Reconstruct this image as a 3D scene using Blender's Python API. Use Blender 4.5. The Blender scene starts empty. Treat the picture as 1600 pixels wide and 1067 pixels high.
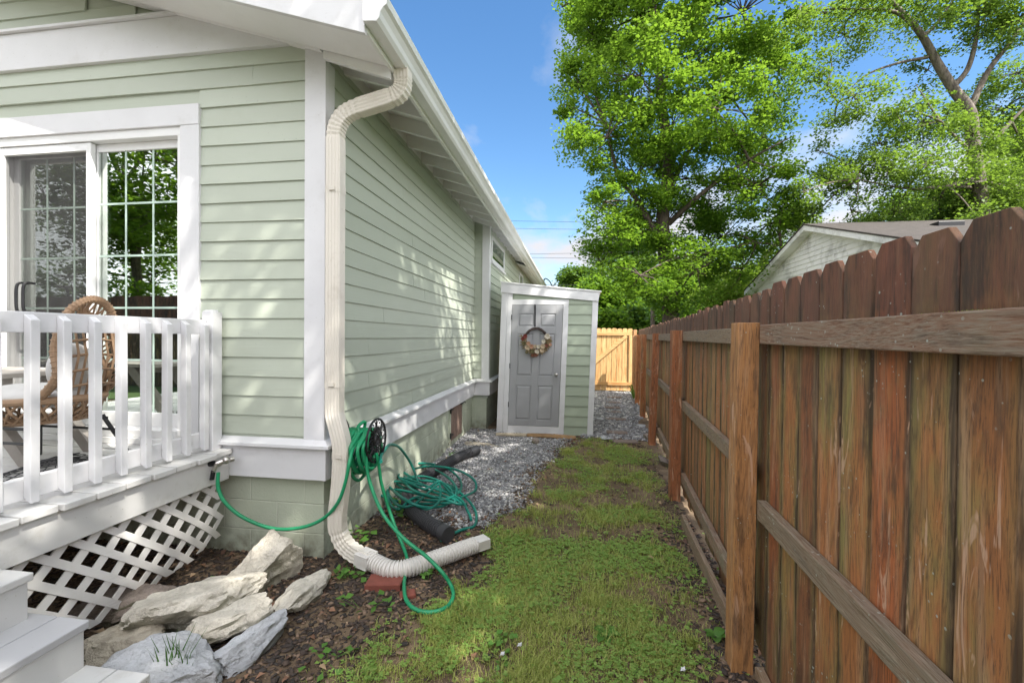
import bpy, bmesh, math, random
import numpy as np
from mathutils import Vector, Matrix
R = math.radians
SC = bpy.context.scene
COL = SC.collection

# ------------------------------------------------------------------ camera
cam_d = bpy.data.cameras.new("camera"); cam = bpy.data.objects.new("camera", cam_d); COL.objects.link(cam)
cam_d.sensor_width = 36.0; cam_d.lens = 680/1600*36; cam_d.clip_start = .05; cam_d.clip_end = 600
yaw, pitch, roll = R(8.28), R(-0.62), R(0.5)
f = Vector((-math.sin(yaw)*math.cos(pitch), math.cos(yaw)*math.cos(pitch), math.sin(pitch)))
r0 = Vector((math.cos(yaw), math.sin(yaw), 0)); u0 = r0.cross(f)
rr = r0*math.cos(roll)+u0*math.sin(roll); uu = rr.cross(f)
M = Matrix((rr, uu, -f)).transposed().to_4x4(); M.translation = Vector((0, 0, 1.5))
cam.matrix_world = M
SC.camera = cam

# ------------------------------------------------------------------ light, sky, exposure
SUN_DIR = Vector((.527, -.369, .766)).normalized()      # from the scene towards the sun
sun_d = bpy.data.lights.new("sun", 'SUN'); sun_d.energy = 4.0; sun_d.angle = R(.53); sun_d.color = (1, .955, .88)
sun = bpy.data.objects.new("sun", sun_d); COL.objects.link(sun)
sun.rotation_euler = (-SUN_DIR).to_track_quat('-Z', 'Y').to_euler()
W = bpy.data.worlds.new("World"); SC.world = W; W.use_nodes = True
wn, wl = W.node_tree.nodes, W.node_tree.links
bg = wn['Background']; bg.inputs[1].default_value = .10
sky = wn.new('ShaderNodeTexSky'); sky.sky_type = 'NISHITA'; sky.sun_disc = False
sky.sun_elevation = math.asin(SUN_DIR.z); sky.sun_rotation = math.atan2(SUN_DIR.x, SUN_DIR.y)
sky.air_density = 1.15; sky.dust_density = .4; sky.ozone_density = 2.2
tc = wn.new('ShaderNodeTexCoord')
sx = wn.new('ShaderNodeSeparateXYZ'); wl.new(tc.outputs['Generated'], sx.inputs[0])
def wmath(op, a, b=None, clamp=False):
    n = wn.new('ShaderNodeMath'); n.operation = op; n.use_clamp = clamp
    for i, v in enumerate((a, b)):
        if v is None: continue
        if isinstance(v, (int, float)): n.inputs[i].default_value = v
        else: wl.new(v, n.inputs[i])
    return n.outputs[0]
# project the view direction on a cloud layer
zc = wmath('ADD', wmath('MAXIMUM', sx.outputs[2], 0.0), .10)
cx = wmath('DIVIDE', sx.outputs[0], zc); cy = wmath('DIVIDE', sx.outputs[1], zc)
cv = wn.new('ShaderNodeCombineXYZ'); wl.new(cx, cv.inputs[0]); wl.new(cy, cv.inputs[1])
cn = wn.new('ShaderNodeTexNoise'); cn.inputs['Scale'].default_value = 1.5; cn.inputs['Detail'].default_value = 9; cn.inputs['Roughness'].default_value = .56
cn.inputs['Distortion'].default_value = .25
mp = wn.new('ShaderNodeMapping'); mp.inputs['Location'].default_value = (3.1, 1.7, 0); mp.inputs['Scale'].default_value = (1.0, .62, 1)
wl.new(cv.outputs[0], mp.inputs[0]); wl.new(mp.outputs[0], cn.inputs['Vector'])
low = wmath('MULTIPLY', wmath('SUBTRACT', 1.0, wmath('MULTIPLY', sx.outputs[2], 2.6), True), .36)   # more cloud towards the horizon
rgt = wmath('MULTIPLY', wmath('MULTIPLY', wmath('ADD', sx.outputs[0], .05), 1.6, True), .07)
back = wmath('MULTIPLY', wmath('SUBTRACT', .42, sx.outputs[1]), 1.6, True)  # extra cloud cover out of view, added as neutral fill light
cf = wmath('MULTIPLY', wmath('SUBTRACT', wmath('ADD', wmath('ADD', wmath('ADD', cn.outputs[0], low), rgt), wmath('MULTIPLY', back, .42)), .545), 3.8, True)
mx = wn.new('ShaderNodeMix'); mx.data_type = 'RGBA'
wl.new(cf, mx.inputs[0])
hs = wn.new('ShaderNodeHueSaturation'); hs.inputs['Saturation'].default_value = 1.22; hs.inputs['Value'].default_value = .92
wl.new(sky.outputs[0], hs.inputs['Color'])
wl.new(hs.outputs[0], mx.inputs[6])
# clouds brighten towards the sun; a broad unseen bank overhead and behind the camera is added as fill
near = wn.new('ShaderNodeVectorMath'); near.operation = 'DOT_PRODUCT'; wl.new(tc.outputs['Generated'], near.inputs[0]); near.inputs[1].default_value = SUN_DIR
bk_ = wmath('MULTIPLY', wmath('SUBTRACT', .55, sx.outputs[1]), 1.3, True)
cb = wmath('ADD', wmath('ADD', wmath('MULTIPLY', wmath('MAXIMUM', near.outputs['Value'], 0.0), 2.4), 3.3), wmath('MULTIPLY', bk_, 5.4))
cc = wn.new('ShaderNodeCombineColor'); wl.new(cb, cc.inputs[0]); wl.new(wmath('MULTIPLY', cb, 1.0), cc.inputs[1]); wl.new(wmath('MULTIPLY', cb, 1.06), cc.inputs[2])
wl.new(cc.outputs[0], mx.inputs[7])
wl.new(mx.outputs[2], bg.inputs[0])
SC.view_settings.view_transform = 'Standard'; SC.view_settings.look = 'None'
SC.view_settings.exposure = 1.43; SC.view_settings.gamma = 1
SC.render.engine = 'CYCLES'
SC.cycles.max_bounces = 7; SC.cycles.transparent_max_bounces = 8; SC.cycles.diffuse_bounces = 4
SC.cycles.glossy_bounces = 3; SC.cycles.transmission_bounces = 4

# ------------------------------------------------------------------ mesh helpers
def tag(o, label=None, cat=None, group=None, kind=None):
    if label: o['label'] = label
    if cat: o['category'] = cat
    if group: o['group'] = group
    if kind: o['kind'] = kind
    return o
def thing(name, loc, label, cat, group=None):
    o = bpy.data.objects.new(name, None); COL.objects.link(o); o.location = loc; o.empty_display_size = .1
    return tag(o, label, cat, group)
class MB:
    def __init__(s): s.v = []; s.f = []; s.m = []; s.mi = 0
    def add(s, vs, fs):
        b = len(s.v); s.v += [tuple(v) for v in vs]; s.f += [tuple(b+i for i in q) for q in fs]; s.m += [s.mi]*len(fs); return s
    def box(s, x0, x1, y0, y1, z0, z1):
        return s.add([(x0,y0,z0),(x1,y0,z0),(x1,y1,z0),(x0,y1,z0),(x0,y0,z1),(x1,y0,z1),(x1,y1,z1),(x0,y1,z1)],
                     [(0,3,2,1),(4,5,6,7),(0,1,5,4),(1,2,6,5),(2,3,7,6),(3,0,4,7)])
    def hexa(s, lo, hi):      # lo, hi: four points each
        return s.add(list(lo)+list(hi), [(0,3,2,1),(4,5,6,7),(0,1,5,4),(1,2,6,5),(2,3,7,6),(3,0,4,7)])
    def prism(s, poly, d):    # extrude a 3-D polygon by vector d
        n = len(poly); a = [Vector(p) for p in poly]; b = [p+Vector(d) for p in a]
        return s.add(a+b, [tuple(range(n))[::-1], tuple(range(n, 2*n))]+[(i, (i+1) % n, n+(i+1) % n, n+i) for i in range(n)])
    def beam(s, p0, p1, w, h, up=(0,0,1)):
        p0, p1 = Vector(p0), Vector(p1); t = (p1-p0).normalized(); u = Vector(up)
        a = t.cross(u).normalized()*w/2; b = a.cross(t).normalized()*h/2
        return s.hexa([p0-a-b, p0+a-b, p0+a+b, p0-a+b], [p1-a-b, p1+a-b, p1+a+b, p1-a+b])
    def sweep(s, path, prof, up=(0,0,1), caps=True, closed=False):   # prof: fn(i, t)->list of (a,b) or list
        P = [Vector(p) for p in path]; n = len(P); rings = []; N = None
        for i in range(n):
            t = (P[(i+1) % n]-P[i-1]) if closed else (P[min(i+1, n-1)]-P[max(i-1, 0)])
            t.normalize()
            if N is None:
                N = Vector(up)-t*Vector(up).dot(t)
                if N.length < 1e-3: N = t.orthogonal()
            else: N = N-t*N.dot(t)
            N.normalize(); Bn = t.cross(N)
            pr = prof(i, n) if callable(prof) else prof
            rings.append([P[i]+N*b+Bn*a for a, b in pr])
        k = len(rings[0]); vs = [v for q in rings for v in q]; fs = []
        for i in range(n if closed else n-1):
            j = (i+1) % n
            fs += [(i*k+q, i*k+(q+1) % k, j*k+(q+1) % k, j*k+q) for q in range(k)]
        if caps and not closed: fs += [tuple(range(k))[::-1], tuple((n-1)*k+q for q in range(k))]
        return s.add(vs, fs)
    def tube(s, path, r, n=8, closed=False):
        fr = (lambda i, t: circ(r(i/(t-1)) if callable(r) else r, n))
        return s.sweep(path, fr, closed=closed)
    def build(s, name, mat, parent=None, smooth=False, bevel=0, ang=40):
        me = bpy.data.meshes.new(name); me.from_pydata([tuple(v) for v in s.v], [], s.f); me.update()
        for m in (mat if isinstance(mat, (list, tuple)) else [mat]): me.materials.append(m)
        if any(s.m): me.polygons.foreach_set('material_index', s.m)
        bm = bmesh.new(); bm.from_mesh(me); bmesh.ops.recalc_face_normals(bm, faces=bm.faces); bm.to_mesh(me); bm.free()
        return link(name, me, parent, smooth, bevel, ang)
def circ(r, n, ph=0): return [(r*math.cos(2*math.pi*i/n+ph), r*math.sin(2*math.pi*i/n+ph)) for i in range(n)]
def link(name, me, parent=None, smooth=False, bevel=0, ang=40):
    o = bpy.data.objects.new(name, me); COL.objects.link(o)
    if smooth:
        me.polygons.foreach_set('use_smooth', [True]*len(me.polygons))
        try: me.set_sharp_from_angle(angle=R(ang))
        except Exception: pass
    if bevel:
        b = o.modifiers.new('bevel', 'BEVEL'); b.width = bevel; b.segments = 2; b.limit_method = 'ANGLE'; b.angle_limit = R(35)
    if parent is not None:
        o.parent = parent
        w = Vector((0, 0, 0)); p = parent
        while p is not None: w += p.location; p = p.parent
        o.location = -w
    return o
def np_mesh(name, verts, faces, mat, parent=None, smooth=False):
    """verts (n,3) array, faces (m,k) array with constant k"""
    me = bpy.data.meshes.new(name); n, (m, k) = len(verts), faces.shape
    me.vertices.add(n); me.vertices.foreach_set('co', np.asarray(verts, np.float32).ravel())
    me.loops.add(m*k); me.loops.foreach_set('vertex_index', faces.astype(np.int32).ravel())
    me.polygons.add(m); me.polygons.foreach_set('loop_start', np.arange(0, m*k, k, dtype=np.int32))
    me.update(calc_edges=True); me.validate()
    for q in (mat if isinstance(mat, (list, tuple)) else [mat]): me.materials.append(q)
    return link(name, me, parent, smooth)
def catmull(P, n=8, closed=False):
    P = [Vector(p) for p in P]; out = []; m = len(P)
    for i in range(m if closed else m-1):
        g = (lambda j: P[j % m]) if closed else (lambda j: P[max(0, min(m-1, j))])
        a, b, c, d = g(i-1), g(i), g(i+1), g(i+2)
        for k in range(n):
            t = k/n
            out.append(.5*((2*b)+(c-a)*t+(2*a-5*b+4*c-d)*t*t+(3*b-a-3*c+d)*t**3))
    if not closed: out.append(P[-1])
    return out

# ------------------------------------------------------------------ material helpers
class NM:
    def __init__(s, name):
        s.m = bpy.data.materials.new(name); s.m.use_nodes = True
        s.n, s.l = s.m.node_tree.nodes, s.m.node_tree.links
        s.b = s.n['Principled BSDF']; s.out = s.n['Material Output']
    def put(s, sock, v):
        if isinstance(v, bpy.types.NodeSocket): s.l.new(v, sock)
        elif isinstance(v, (tuple, list)) and len(v) == 3 and sock.type == 'RGBA': sock.default_value = (*v, 1)
        else: sock.default_value = v
    def node(s, t, ins=None, **kw):
        n = s.n.new(t)
        for k, v in kw.items(): setattr(n, k, v)
        for k, v in (ins or {}).items(): s.put(n.inputs[k], v)
        return n
    def obj(s): return s.node('ShaderNodeTexCoord').outputs['Object']
    def rnd(s): return s.node('ShaderNodeObjectInfo').outputs['Random']
    def isl(s): return s.node('ShaderNodeNewGeometry').outputs['Random Per Island']
    def math(s, op, a, b=0.0, clamp=False):
        n = s.node('ShaderNodeMath', operation=op, use_clamp=clamp); s.put(n.inputs[0], a); s.put(n.inputs[1], b); return n.outputs[0]
    def mapv(s, v, scale=(1,1,1), loc=(0,0,0), rot=(0,0,0)):
        return s.node('ShaderNodeMapping', {'Vector': v, 'Scale': scale, 'Location': loc, 'Rotation': rot}).outputs[0]
    def shift(s, v, amt=40):       # give every object its own piece of the pattern
        c = s.node('ShaderNodeCombineXYZ', {0: s.math('MULTIPLY', s.rnd(), amt), 1: s.math('MULTIPLY', s.rnd(), amt*.7), 2: s.math('MULTIPLY', s.rnd(), amt*1.3)})
        return s.node('ShaderNodeVectorMath', {0: v, 1: c.outputs[0]}, operation='ADD').outputs[0]
    def noise(s, v, scale, det=4, rough=.55, dist=0):
        return s.node('ShaderNodeTexNoise', {'Vector': v, 'Scale': scale, 'Detail': det, 'Roughness': rough, 'Distortion': dist}).outputs[0]
    def vor(s, v, scale, feat='F1', out='Distance'):
        return s.node('ShaderNodeTexVoronoi', {'Vector': v, 'Scale': scale}, feature=feat).outputs[out]
    def ramp(s, f, st):
        n = s.node('ShaderNodeValToRGB', {0: f}); e = n.color_ramp.elements
        while len(e) < len(st): e.new(.5)
        for i, (p, c) in enumerate(st):
            e[i].position = p; e[i].color = (*c, 1) if isinstance(c, (tuple, list)) else (c, c, c, 1)
        return n.outputs[0]
    def mix(s, f, a, b, mode='MIX'):
        n = s.node('ShaderNodeMix', data_type='RGBA', blend_type=mode); s.put(n.inputs[0], f); s.put(n.inputs[6], a); s.put(n.inputs[7], b); return n.outputs[2]
    def bump(s, h, st=.3, d=.01): s.put(s.b.inputs['Normal'], s.node('ShaderNodeBump', {'Height': h, 'Strength': st, 'Distance': d}).outputs[0])
    def done(s, col=None, rough=None, **kw):
        if col is not None: s.put(s.b.inputs['Base Color'], col)
        if rough is not None: s.put(s.b.inputs['Roughness'], rough)
        for k, v in kw.items(): s.put(s.b.inputs[k.replace('_', ' ')], v)
        return s.m

def m_paint(name, c, rough=.5, dirt=.12, grain=(4, 4, 60), dirtcol=(.30, .27, .20), bump=.12):
    q = NM(name); v = q.obj()
    n1 = q.noise(v, 2.2, 5); n2 = q.noise(q.mapv(v, grain), 1.0, 4, .6); n3 = q.noise(v, 40, 3)
    col = q.mix(q.ramp(n1, [(.3, 0.0), (.75, 1.0)]), tuple(x*.93 for x in c), tuple(min(x*1.04, .9) for x in c))
    d = q.math('MULTIPLY', q.ramp(q.noise(v, 6, 8, .7), [(.55, 0.0), (.80, 1.0)]), dirt)
    sp = q.math('MULTIPLY', q.ramp(q.noise(v, 70, 2), [(.70, 0.0), (.76, 1.0)]), dirt*1.5)
    col = q.mix(d, col, dirtcol); col = q.mix(sp, col, dirtcol)
    q.bump(q.math('ADD', n2, q.math('MULTIPLY', n3, .4)), bump, .004)
    return q.done(col, q.ramp(n1, [(.2, rough-.06), (.8, rough+.08)]))
def m_simple(name, c, rough=.6, var=.15, scale=8, bump=.15, **kw):
    q = NM(name); v = q.obj(); n = q.noise(v, scale, 5)
    col = q.mix(n, tuple(x*(1-var) for x in c), tuple(min(1, x*(1+var)) for x in c))
    q.bump(q.noise(v, scale*6, 4), bump, .004)
    return q.done(col, rough, **kw)
def m_siding(name, c, ax):
    q = NM(name); v = q.obj()
    sc = (1.3, 1, 55) if ax == 'x' else (1, 1.3, 55)
    g = q.noise(q.mapv(v, sc), 1.0, 5, .65)
    # every course differs by a hair
    z = q.node('ShaderNodeSeparateXYZ', {0: v}).outputs[2]
    cid = q.math('FLOOR', q.math('DIVIDE', q.math('SUBTRACT', z, .83), .13))
    wn_ = q.node('ShaderNodeTexWhiteNoise', {'W': cid}, noise_dimensions='1D').outputs[0]
    n1 = q.noise(v, 1.4, 4)
    col = q.mix(q.math('ADD', q.math('MULTIPLY', wn_, .45), q.math('MULTIPLY', n1, .55)), tuple(x*.90 for x in c), tuple(x*1.07 for x in c))
    col = q.mix(q.math('MULTIPLY', q.ramp(q.noise(v, 60, 2), [(.72, 0.0), (.77, 1.0)]), .35), col, (.12, .12, .09))
    col = q.mix(q.math('MULTIPLY', q.ramp(q.noise(v, 3.5, 8, .7), [(.55, 0.0), (.8, 1.0)]), .22), col, (.33, .36, .26))
    q.bump(g, .25, .004)
    return q.done(col, .48)
def m_block(name, ax):
    q = NM(name); v = q.obj(); s = q.node('ShaderNodeSeparateXYZ', {0: v}); u = s.outputs[0 if ax == 'x' else 1]
    c = q.node('ShaderNodeCombineXYZ', {0: u, 1: q.math('ADD', s.outputs[2], .035), 2: 0.0}).outputs[0]
    nz = q.noise(v, 9, 3)
    c2 = q.node('ShaderNodeVectorMath', {0: c, 1: q.node('ShaderNodeCombineXYZ', {0: q.math('MULTIPLY', nz, .006), 1: q.math('MULTIPLY', nz, .009)}).outputs[0]}, operation='ADD').outputs[0]
    b = q.node('ShaderNodeTexBrick', {'Vector': c2, 'Scale': 1.0, 'Mortar Size': .0055, 'Mortar Smooth': .6, 'Brick Width': .40, 'Row Height': .20, 'Color1': (.9, .9, .9), 'Color2': (1, 1, 1), 'Mortar': (0, 0, 0)}, offset=.5)
    base = q.mix(q.noise(v, 5, 6, .6), (.42, .46, .35), (.53, .57, .46))
    base = q.mix(q.math('MULTIPLY', b.outputs['Fac'], .45), base, (.62, .64, .54))
    st = q.math('MULTIPLY', q.ramp(s.outputs[2], [(0.02, 1.0), (.22, 0.0)]), q.ramp(q.noise(v, 14, 5), [(.35, 0.0), (.65, 1.0)]))
    base = q.mix(q.math('MULTIPLY', st, .75), base, (.13, .11, .07))
    base = q.mix(q.math('MULTIPLY', q.ramp(q.noise(v, 90, 2), [(.66, 0.0), (.72, 1.0)]), .5), base, (.16, .15, .11))
    h = q.math('ADD', q.math('MULTIPLY', b.outputs['Fac'], -1.0), q.math('MULTIPLY', q.noise(v, 75, 5, .65), .55))
    q.bump(h, .6, .008)
    return q.done(base, .75)
def m_fence(name, mode='picket', new=False):
    q = NM(name); v = q.shift(q.obj(), 30); raw = q.obj(); r = q.rnd()
    st = {'picket': (1, 1, .06), 'post': (1, 1, .06), 'rail': (1, .06, 1), 'railx': (.06, 1, 1)}[mode]
    vs = q.mapv(v, st)
    warp = q.noise(q.mapv(v, tuple(max(.25, x) for x in st)), 5, 2)
    vw = q.node('ShaderNodeVectorMath', {0: vs, 1: q.node('ShaderNodeCombineXYZ', {0: q.math('MULTIPLY', warp, .05), 1: q.math('MULTIPLY', warp, .05), 2: q.math('MULTIPLY', warp, .05)}).outputs[0]}, operation='ADD').outputs[0]
    fine = q.noise(vw, 230, 5, .7); mid = q.noise(vw, 34, 4, .65); big = q.noise(q.mapv(v, (1, 1, .35)), 5, 5, .6)
    z = q.node('ShaderNodeSeparateXYZ', {0: raw}).outputs[2]
    if new:
        a = q.mix(r, (.52, .31, .12), (.64, .44, .20)); b = (.40, .17, .05)
        col = q.mix(q.ramp(mid, [(.45, 0.0), (.68, 1.0)]), a, b); col = q.mix(q.math('MULTIPLY', q.ramp(fine, [(.5, 0.0), (.7, 1.0)]), .35), col, (.3, .14, .05))
        col = q.mix(q.math('MULTIPLY', q.ramp(q.vor(q.mapv(v, (1, 1, .6)), 9), [(.04, 1.0), (.09, 0.0)]), .8), col, (.15, .06, .02))
        q.bump(fine, .2, .003); return q.done(col, .6)
    red = q.ramp(r, [(0, (.43, .125, .042)), (.22, (.52, .235, .08)), (.42, (.34, .115, .042)), (.6, (.47, .14, .045)), (.8, (.46, .215, .075)), (1, (.52, .28, .12))])
    grn = q.mix(q.noise(v, 3, 3), (.22, .185, .055), (.37, .29, .10))
    tan = (.58, .38, .23)
    rs = q.math('FRACT', q.math('MULTIPLY', r, 7.31)); rt = q.math('FRACT', q.math('MULTIPLY', r, 23.7))
    col = q.mix(q.math('ADD', q.ramp(big, [(.46, 0.0), (.64, .9)]), q.math('MULTIPLY', q.math('SUBTRACT', rs, .52 if mode == 'picket' else .9), .9), True), red, grn)
    if mode == 'picket':
        gy = q.node('ShaderNodeSeparateXYZ', {0: q.node('ShaderNodeTexCoord').outputs['Generated']}).outputs[1]
        ed = q.math('ADD', q.math('MULTIPLY', q.math('ABSOLUTE', q.math('SUBTRACT', gy, .5)), 2.0), q.math('MULTIPLY', q.math('SUBTRACT', q.noise(q.mapv(v, (1, 1, .3)), 9, 4), .5), 1.1))
        col = q.mix(q.math('MULTIPLY', q.ramp(ed, [(.55, 0.0), (.85, 1.0)]), q.ramp(rt, [(.1, .25), (.6, .95)])), col, q.mix(.5, grn, (.14, .10, .045)))
        col = q.mix(q.math('MULTIPLY', q.ramp(ed, [(.86, 0.0), (1.02, 1.0)]), .85), col, (.035, .024, .015))
    col = q.mix(q.math('MULTIPLY', q.math('SUBTRACT', rt, .6), 1.1, True), col, q.mix(mid, (.13, .055, .03), (.27, .14, .075)))
    streak = q.noise(q.mapv(v, tuple(x if x > .5 else .16 for x in st)), 17, 5, .7)
    col = q.mix(q.math('MULTIPLY', q.ramp(streak, [(.54, 0.0), (.64, 1.0)]), .62), col, (.075, .042, .026))
    col = q.mix(q.math('MULTIPLY', q.ramp(mid, [(.50, 0.0), (.68, 1.0)]), .75), col, q.mix(.6, col, tan))
    ringv = q.math('SINE', q.math('MULTIPLY', q.noise(vw, 9, 2, .4), 95.0))
    col = q.mix(q.math('MULTIPLY', q.ramp(ringv, [(.55, 0.0), (.95, 1.0)]), .30), col, (.09, .045, .025))
    col = q.mix(q.math('MULTIPLY', q.ramp(fine, [(.50, 0.0), (.64, 1.0)]), .70), col, (.06, .032, .020))
    # pale scars where the grain is torn, round knots
    scar = q.ramp(q.noise(q.mapv(v, tuple(max(.16, x) for x in st)), 13, 4, .65, 1.6), [(.63, 0.0), (.67, 1.0)])
    col = q.mix(q.math('MULTIPLY', scar, .7), col, (.62, .40, .27))
    kv = q.vor(q.mapv(v, tuple(x*1.0 if x > .5 else .42 for x in st)), 4.2)
    knot = q.ramp(kv, [(.045, 1.0), (.06, .25), (.075, .8), (.10, 0.0)])
    col = q.mix(q.math('MULTIPLY', knot, .75), col, (.085, .035, .018))
    if mode == 'picket':     # weathered heads
        top = q.math('MULTIPLY', q.ramp(q.math('ADD', z, q.math('MULTIPLY', q.noise(v, 9, 3), .12)), [(0.0, 0.0), (1.0, 1.0)]), 1.0)
        t2 = q.node('ShaderNodeMapRange', {'Value': q.math('ADD', z, q.math('MULTIPLY', q.noise(v, 9, 3), .14)), 'From Min': 1.52, 'From Max': 1.66}).outputs[0]
        col = q.mix(q.math('MULTIPLY', t2, .80), col, q.mix(q.ramp(streak, [(.42, 0.0), (.60, 1.0)]), (.17, .070, .045), (.036, .024, .019)))
    elif mode == 'rail':
        col = q.mix(.72 if mode == 'rail' else .0, col, q.mix(q.ramp(fine, [(.35, 0.0), (.65, 1.0)]), (.055, .048, .036), (.33, .29, .22)))
    if mode == 'picket':     # dark stains under the rails, darker towards the foot
        zz_ = q.math('ADD', z, q.math('MULTIPLY', q.math('SUBTRACT', streak, .5), 1.3)); col = q.mix(q.math('MULTIPLY', q.ramp(zz_, [(.10, 1.0), (.55, 0.0)]), .45), col, (.06, .05, .025)); col = q.mix(q.math('MULTIPLY', q.ramp(q.math('MULTIPLY', zz_, .5), [(.60, 0.0), (.74, 1.0), (.78, .2)]), .45), col, (.07, .05, .03))
    lich = q.math('MULTIPLY', q.ramp(q.math('ADD', q.vor(v, 42), q.math('MULTIPLY', q.noise(v, 13, 3), .35)), [(.31 if mode == 'rail' else .275, 1.0), (.35 if mode == 'rail' else .315, 0.0)]), q.ramp(q.noise(v, 4.5, 4, .7), [(.50, 0.0), (.57, 1.0)]))
    col = q.mix(q.math('MULTIPLY', lich, .8), col, (.42, .46, .40))
    q.bump(q.math('ADD', q.math('ADD', fine, q.math('MULTIPLY', mid, .6)), q.math('MULTIPLY', knot, -.4)), .55, .004)
    return q.done(col, .78)
def m_leaf(name, c0, c1, trans=.45, rough=.45):
    q = NM(name); i = q.isl(); v = q.obj()
    f_ = q.math('ADD', q.math('MULTIPLY', i, .6), q.math('MULTIPLY', q.noise(v, .9, 2), .4))
    col = q.mix(f_, c0, c1)
    q.done(col, rough); q.b.inputs['Specular IOR Level'].default_value = .3
    t = q.node('ShaderNodeBsdfTranslucent', {'Color': q.mix(.5, col, (.30, .48, .03), 'MIX')})
    mxs = q.node('ShaderNodeMixShader', {0: trans, 1: q.b.outputs[0], 2: t.outputs[0]})
    q.l.new(mxs.outputs[0], q.out.inputs[0]); return q.m
def m_bark(name, c0, c1):
    q = NM(name); v = q.obj(); n = q.noise(q.mapv(v, (1, 1, .25)), 14, 6, .65)
    q.bump(n, .8, .03); return q.done(q.mix(q.ramp(n, [(.35, 0.0), (.65, 1.0)]), c0, c1), .85)

WHITE = m_paint('white_paint', (.68, .68, .69), .42, .22)
EAVE = m_paint('white_paint_bounce_lit', (.82, .82, .82), .45, .08)  # white paint lightened to stand in for ground bounce under the eave
WHITE_DECK = m_paint('white_deck_paint', (.60, .595, .58), .5, .45, (30, 30, 6))
GREY_DECK = m_paint('grey_deck_paint', (.47, .47, .48), .55, .22, (40, 3, 40))
SAGE = (.445, .485, .40)
SIDE_Y = m_siding('siding_side', SAGE, 'y'); SIDE_X = m_siding('siding_front', SAGE, 'x')
BLOCK_Y = m_block('block_side', 'y'); BLOCK_X = m_block('block_front', 'x')
GUTTER_M = m_paint('downspout_enamel', (.70, .655, .575), .38, .35, (20, 20, 2), (.28, .20, .12))
ALU = m_paint('gutter_enamel', (.78, .78, .775), .33, .06, bump=.03)
VINYL = m_paint('vinyl', (.78, .78, .77), .35, .05, bump=.02)
SHINGLE = m_simple('shingles', (.06, .055, .05), .9, .5, 30, .8)
PICKET = m_fence('fence_picket_wood'); RAIL = m_fence('fence_rail_wood', 'rail'); POSTM = m_fence('fence_post_wood', 'post')
NEWP = m_fence('new_picket_wood', 'picket', True); NEWR = m_fence('new_rail_wood', 'railx', True)
BLACK = m_simple('black_iron', (.018, .018, .02), .42, .2, 20, .1, Metallic=.3)
# ================================================================== HOUSE
rng = random.Random(7)
YF, XS, XS2, YJ = 2.66, -1.64, -1.40, 6.92       # front wall, side wall, second side wall, jog
def zr(x): return 3.34+.32*(-1.13-x)               # top of the roof
house = thing('house', (-1.64, 2.66, 0), 'sage green clapboard house with white trim, long eave and downspout at its corner', 'house')
def courses(mb, ax, fixed, a0, a1, z0, z1, out, cut=None, joints=()):
    """lap siding; ax 'x' runs along x at y=fixed (faces -y), 'y' runs along y at x=fixed (faces +x)"""
    n0 = int(math.floor((z0-.83)/.13+1e-6)); n1 = int(math.ceil((z1-.83)/.13))
    for n in range(n0, n1):
        b, t = max(z0, .83+.13*n), min(z1, .83+.13*(n+1)+.012)
        if t-b < .01: continue
        segs = [(a0, a1)]
        if cut: segs = cut(b, t, a0, a1)
        parts = []
        for s0, s1 in segs:
            L = s0; r = random.Random(n*31+int(s0*100)+int(fixed*10))
            while L < s1-1e-4:
                e = L+r.uniform(2.0, 3.6) if L > s0 else L+r.uniform(.5, 3.2)
                if s1-e < .35: e = s1
                parts.append((L, e-(.0025 if e < s1 else 0))); L = e
        for s0, s1 in parts:
            m = max(2, int((s1-s0)/.45)+1); rings = []; ph = rng.uniform(0, 6.28); sl_ = rng.uniform(-.0016, .0016)
            for i in range(m+1):
                q_ = s0+(s1-s0)*i/m; w = .004+.0008*math.sin(q_*3.1+ph); ou = out+.0016*math.sin(q_*2.3+ph*2)+rng.uniform(-.0006, .0006); bb = b+sl_*(2*i/m-1)+.0009*math.sin(q_*4+ph)
                if ax == 'x': rings.append([(q_, fixed, t), (q_, fixed-w, t), (q_, fixed-ou, bb), (q_, fixed, bb)])
                else: rings.append([(fixed, q_, t), (fixed+w, q_, t), (fixed+ou, q_, bb), (fixed, q_, bb)])
            fs = [(i*4+k_, i*4+(k_+1) % 4, i*4+4+(k_+1) % 4, i*4+4+k_) for i in range(m) for k_ in range(4)]+[(3, 2, 1, 0), (m*4, m*4+1, m*4+2, m*4+3)]
            mb.add([p_ for r_ in rings for p_ in r_], fs)
def cut_door(b, t, a0, a1): return [(-2.56, a1)] if b < 3.05 else [(a0, a1)]
mb = MB(); courses(mb, 'x', YF, -8, -1.755, .80, 3.41, .017, cut_door)
mb.box(-8, -4.4, YF+.002, YF+.1, .55, 3.6); mb.box(-2.56, -1.66, YF+.002, YF+.1, .55, 3.45); mb.box(-4.4, -2.56, YF+.002, YF+.1, 3.0, 3.6)
mb.build('front_siding', SIDE_X, house)
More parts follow.
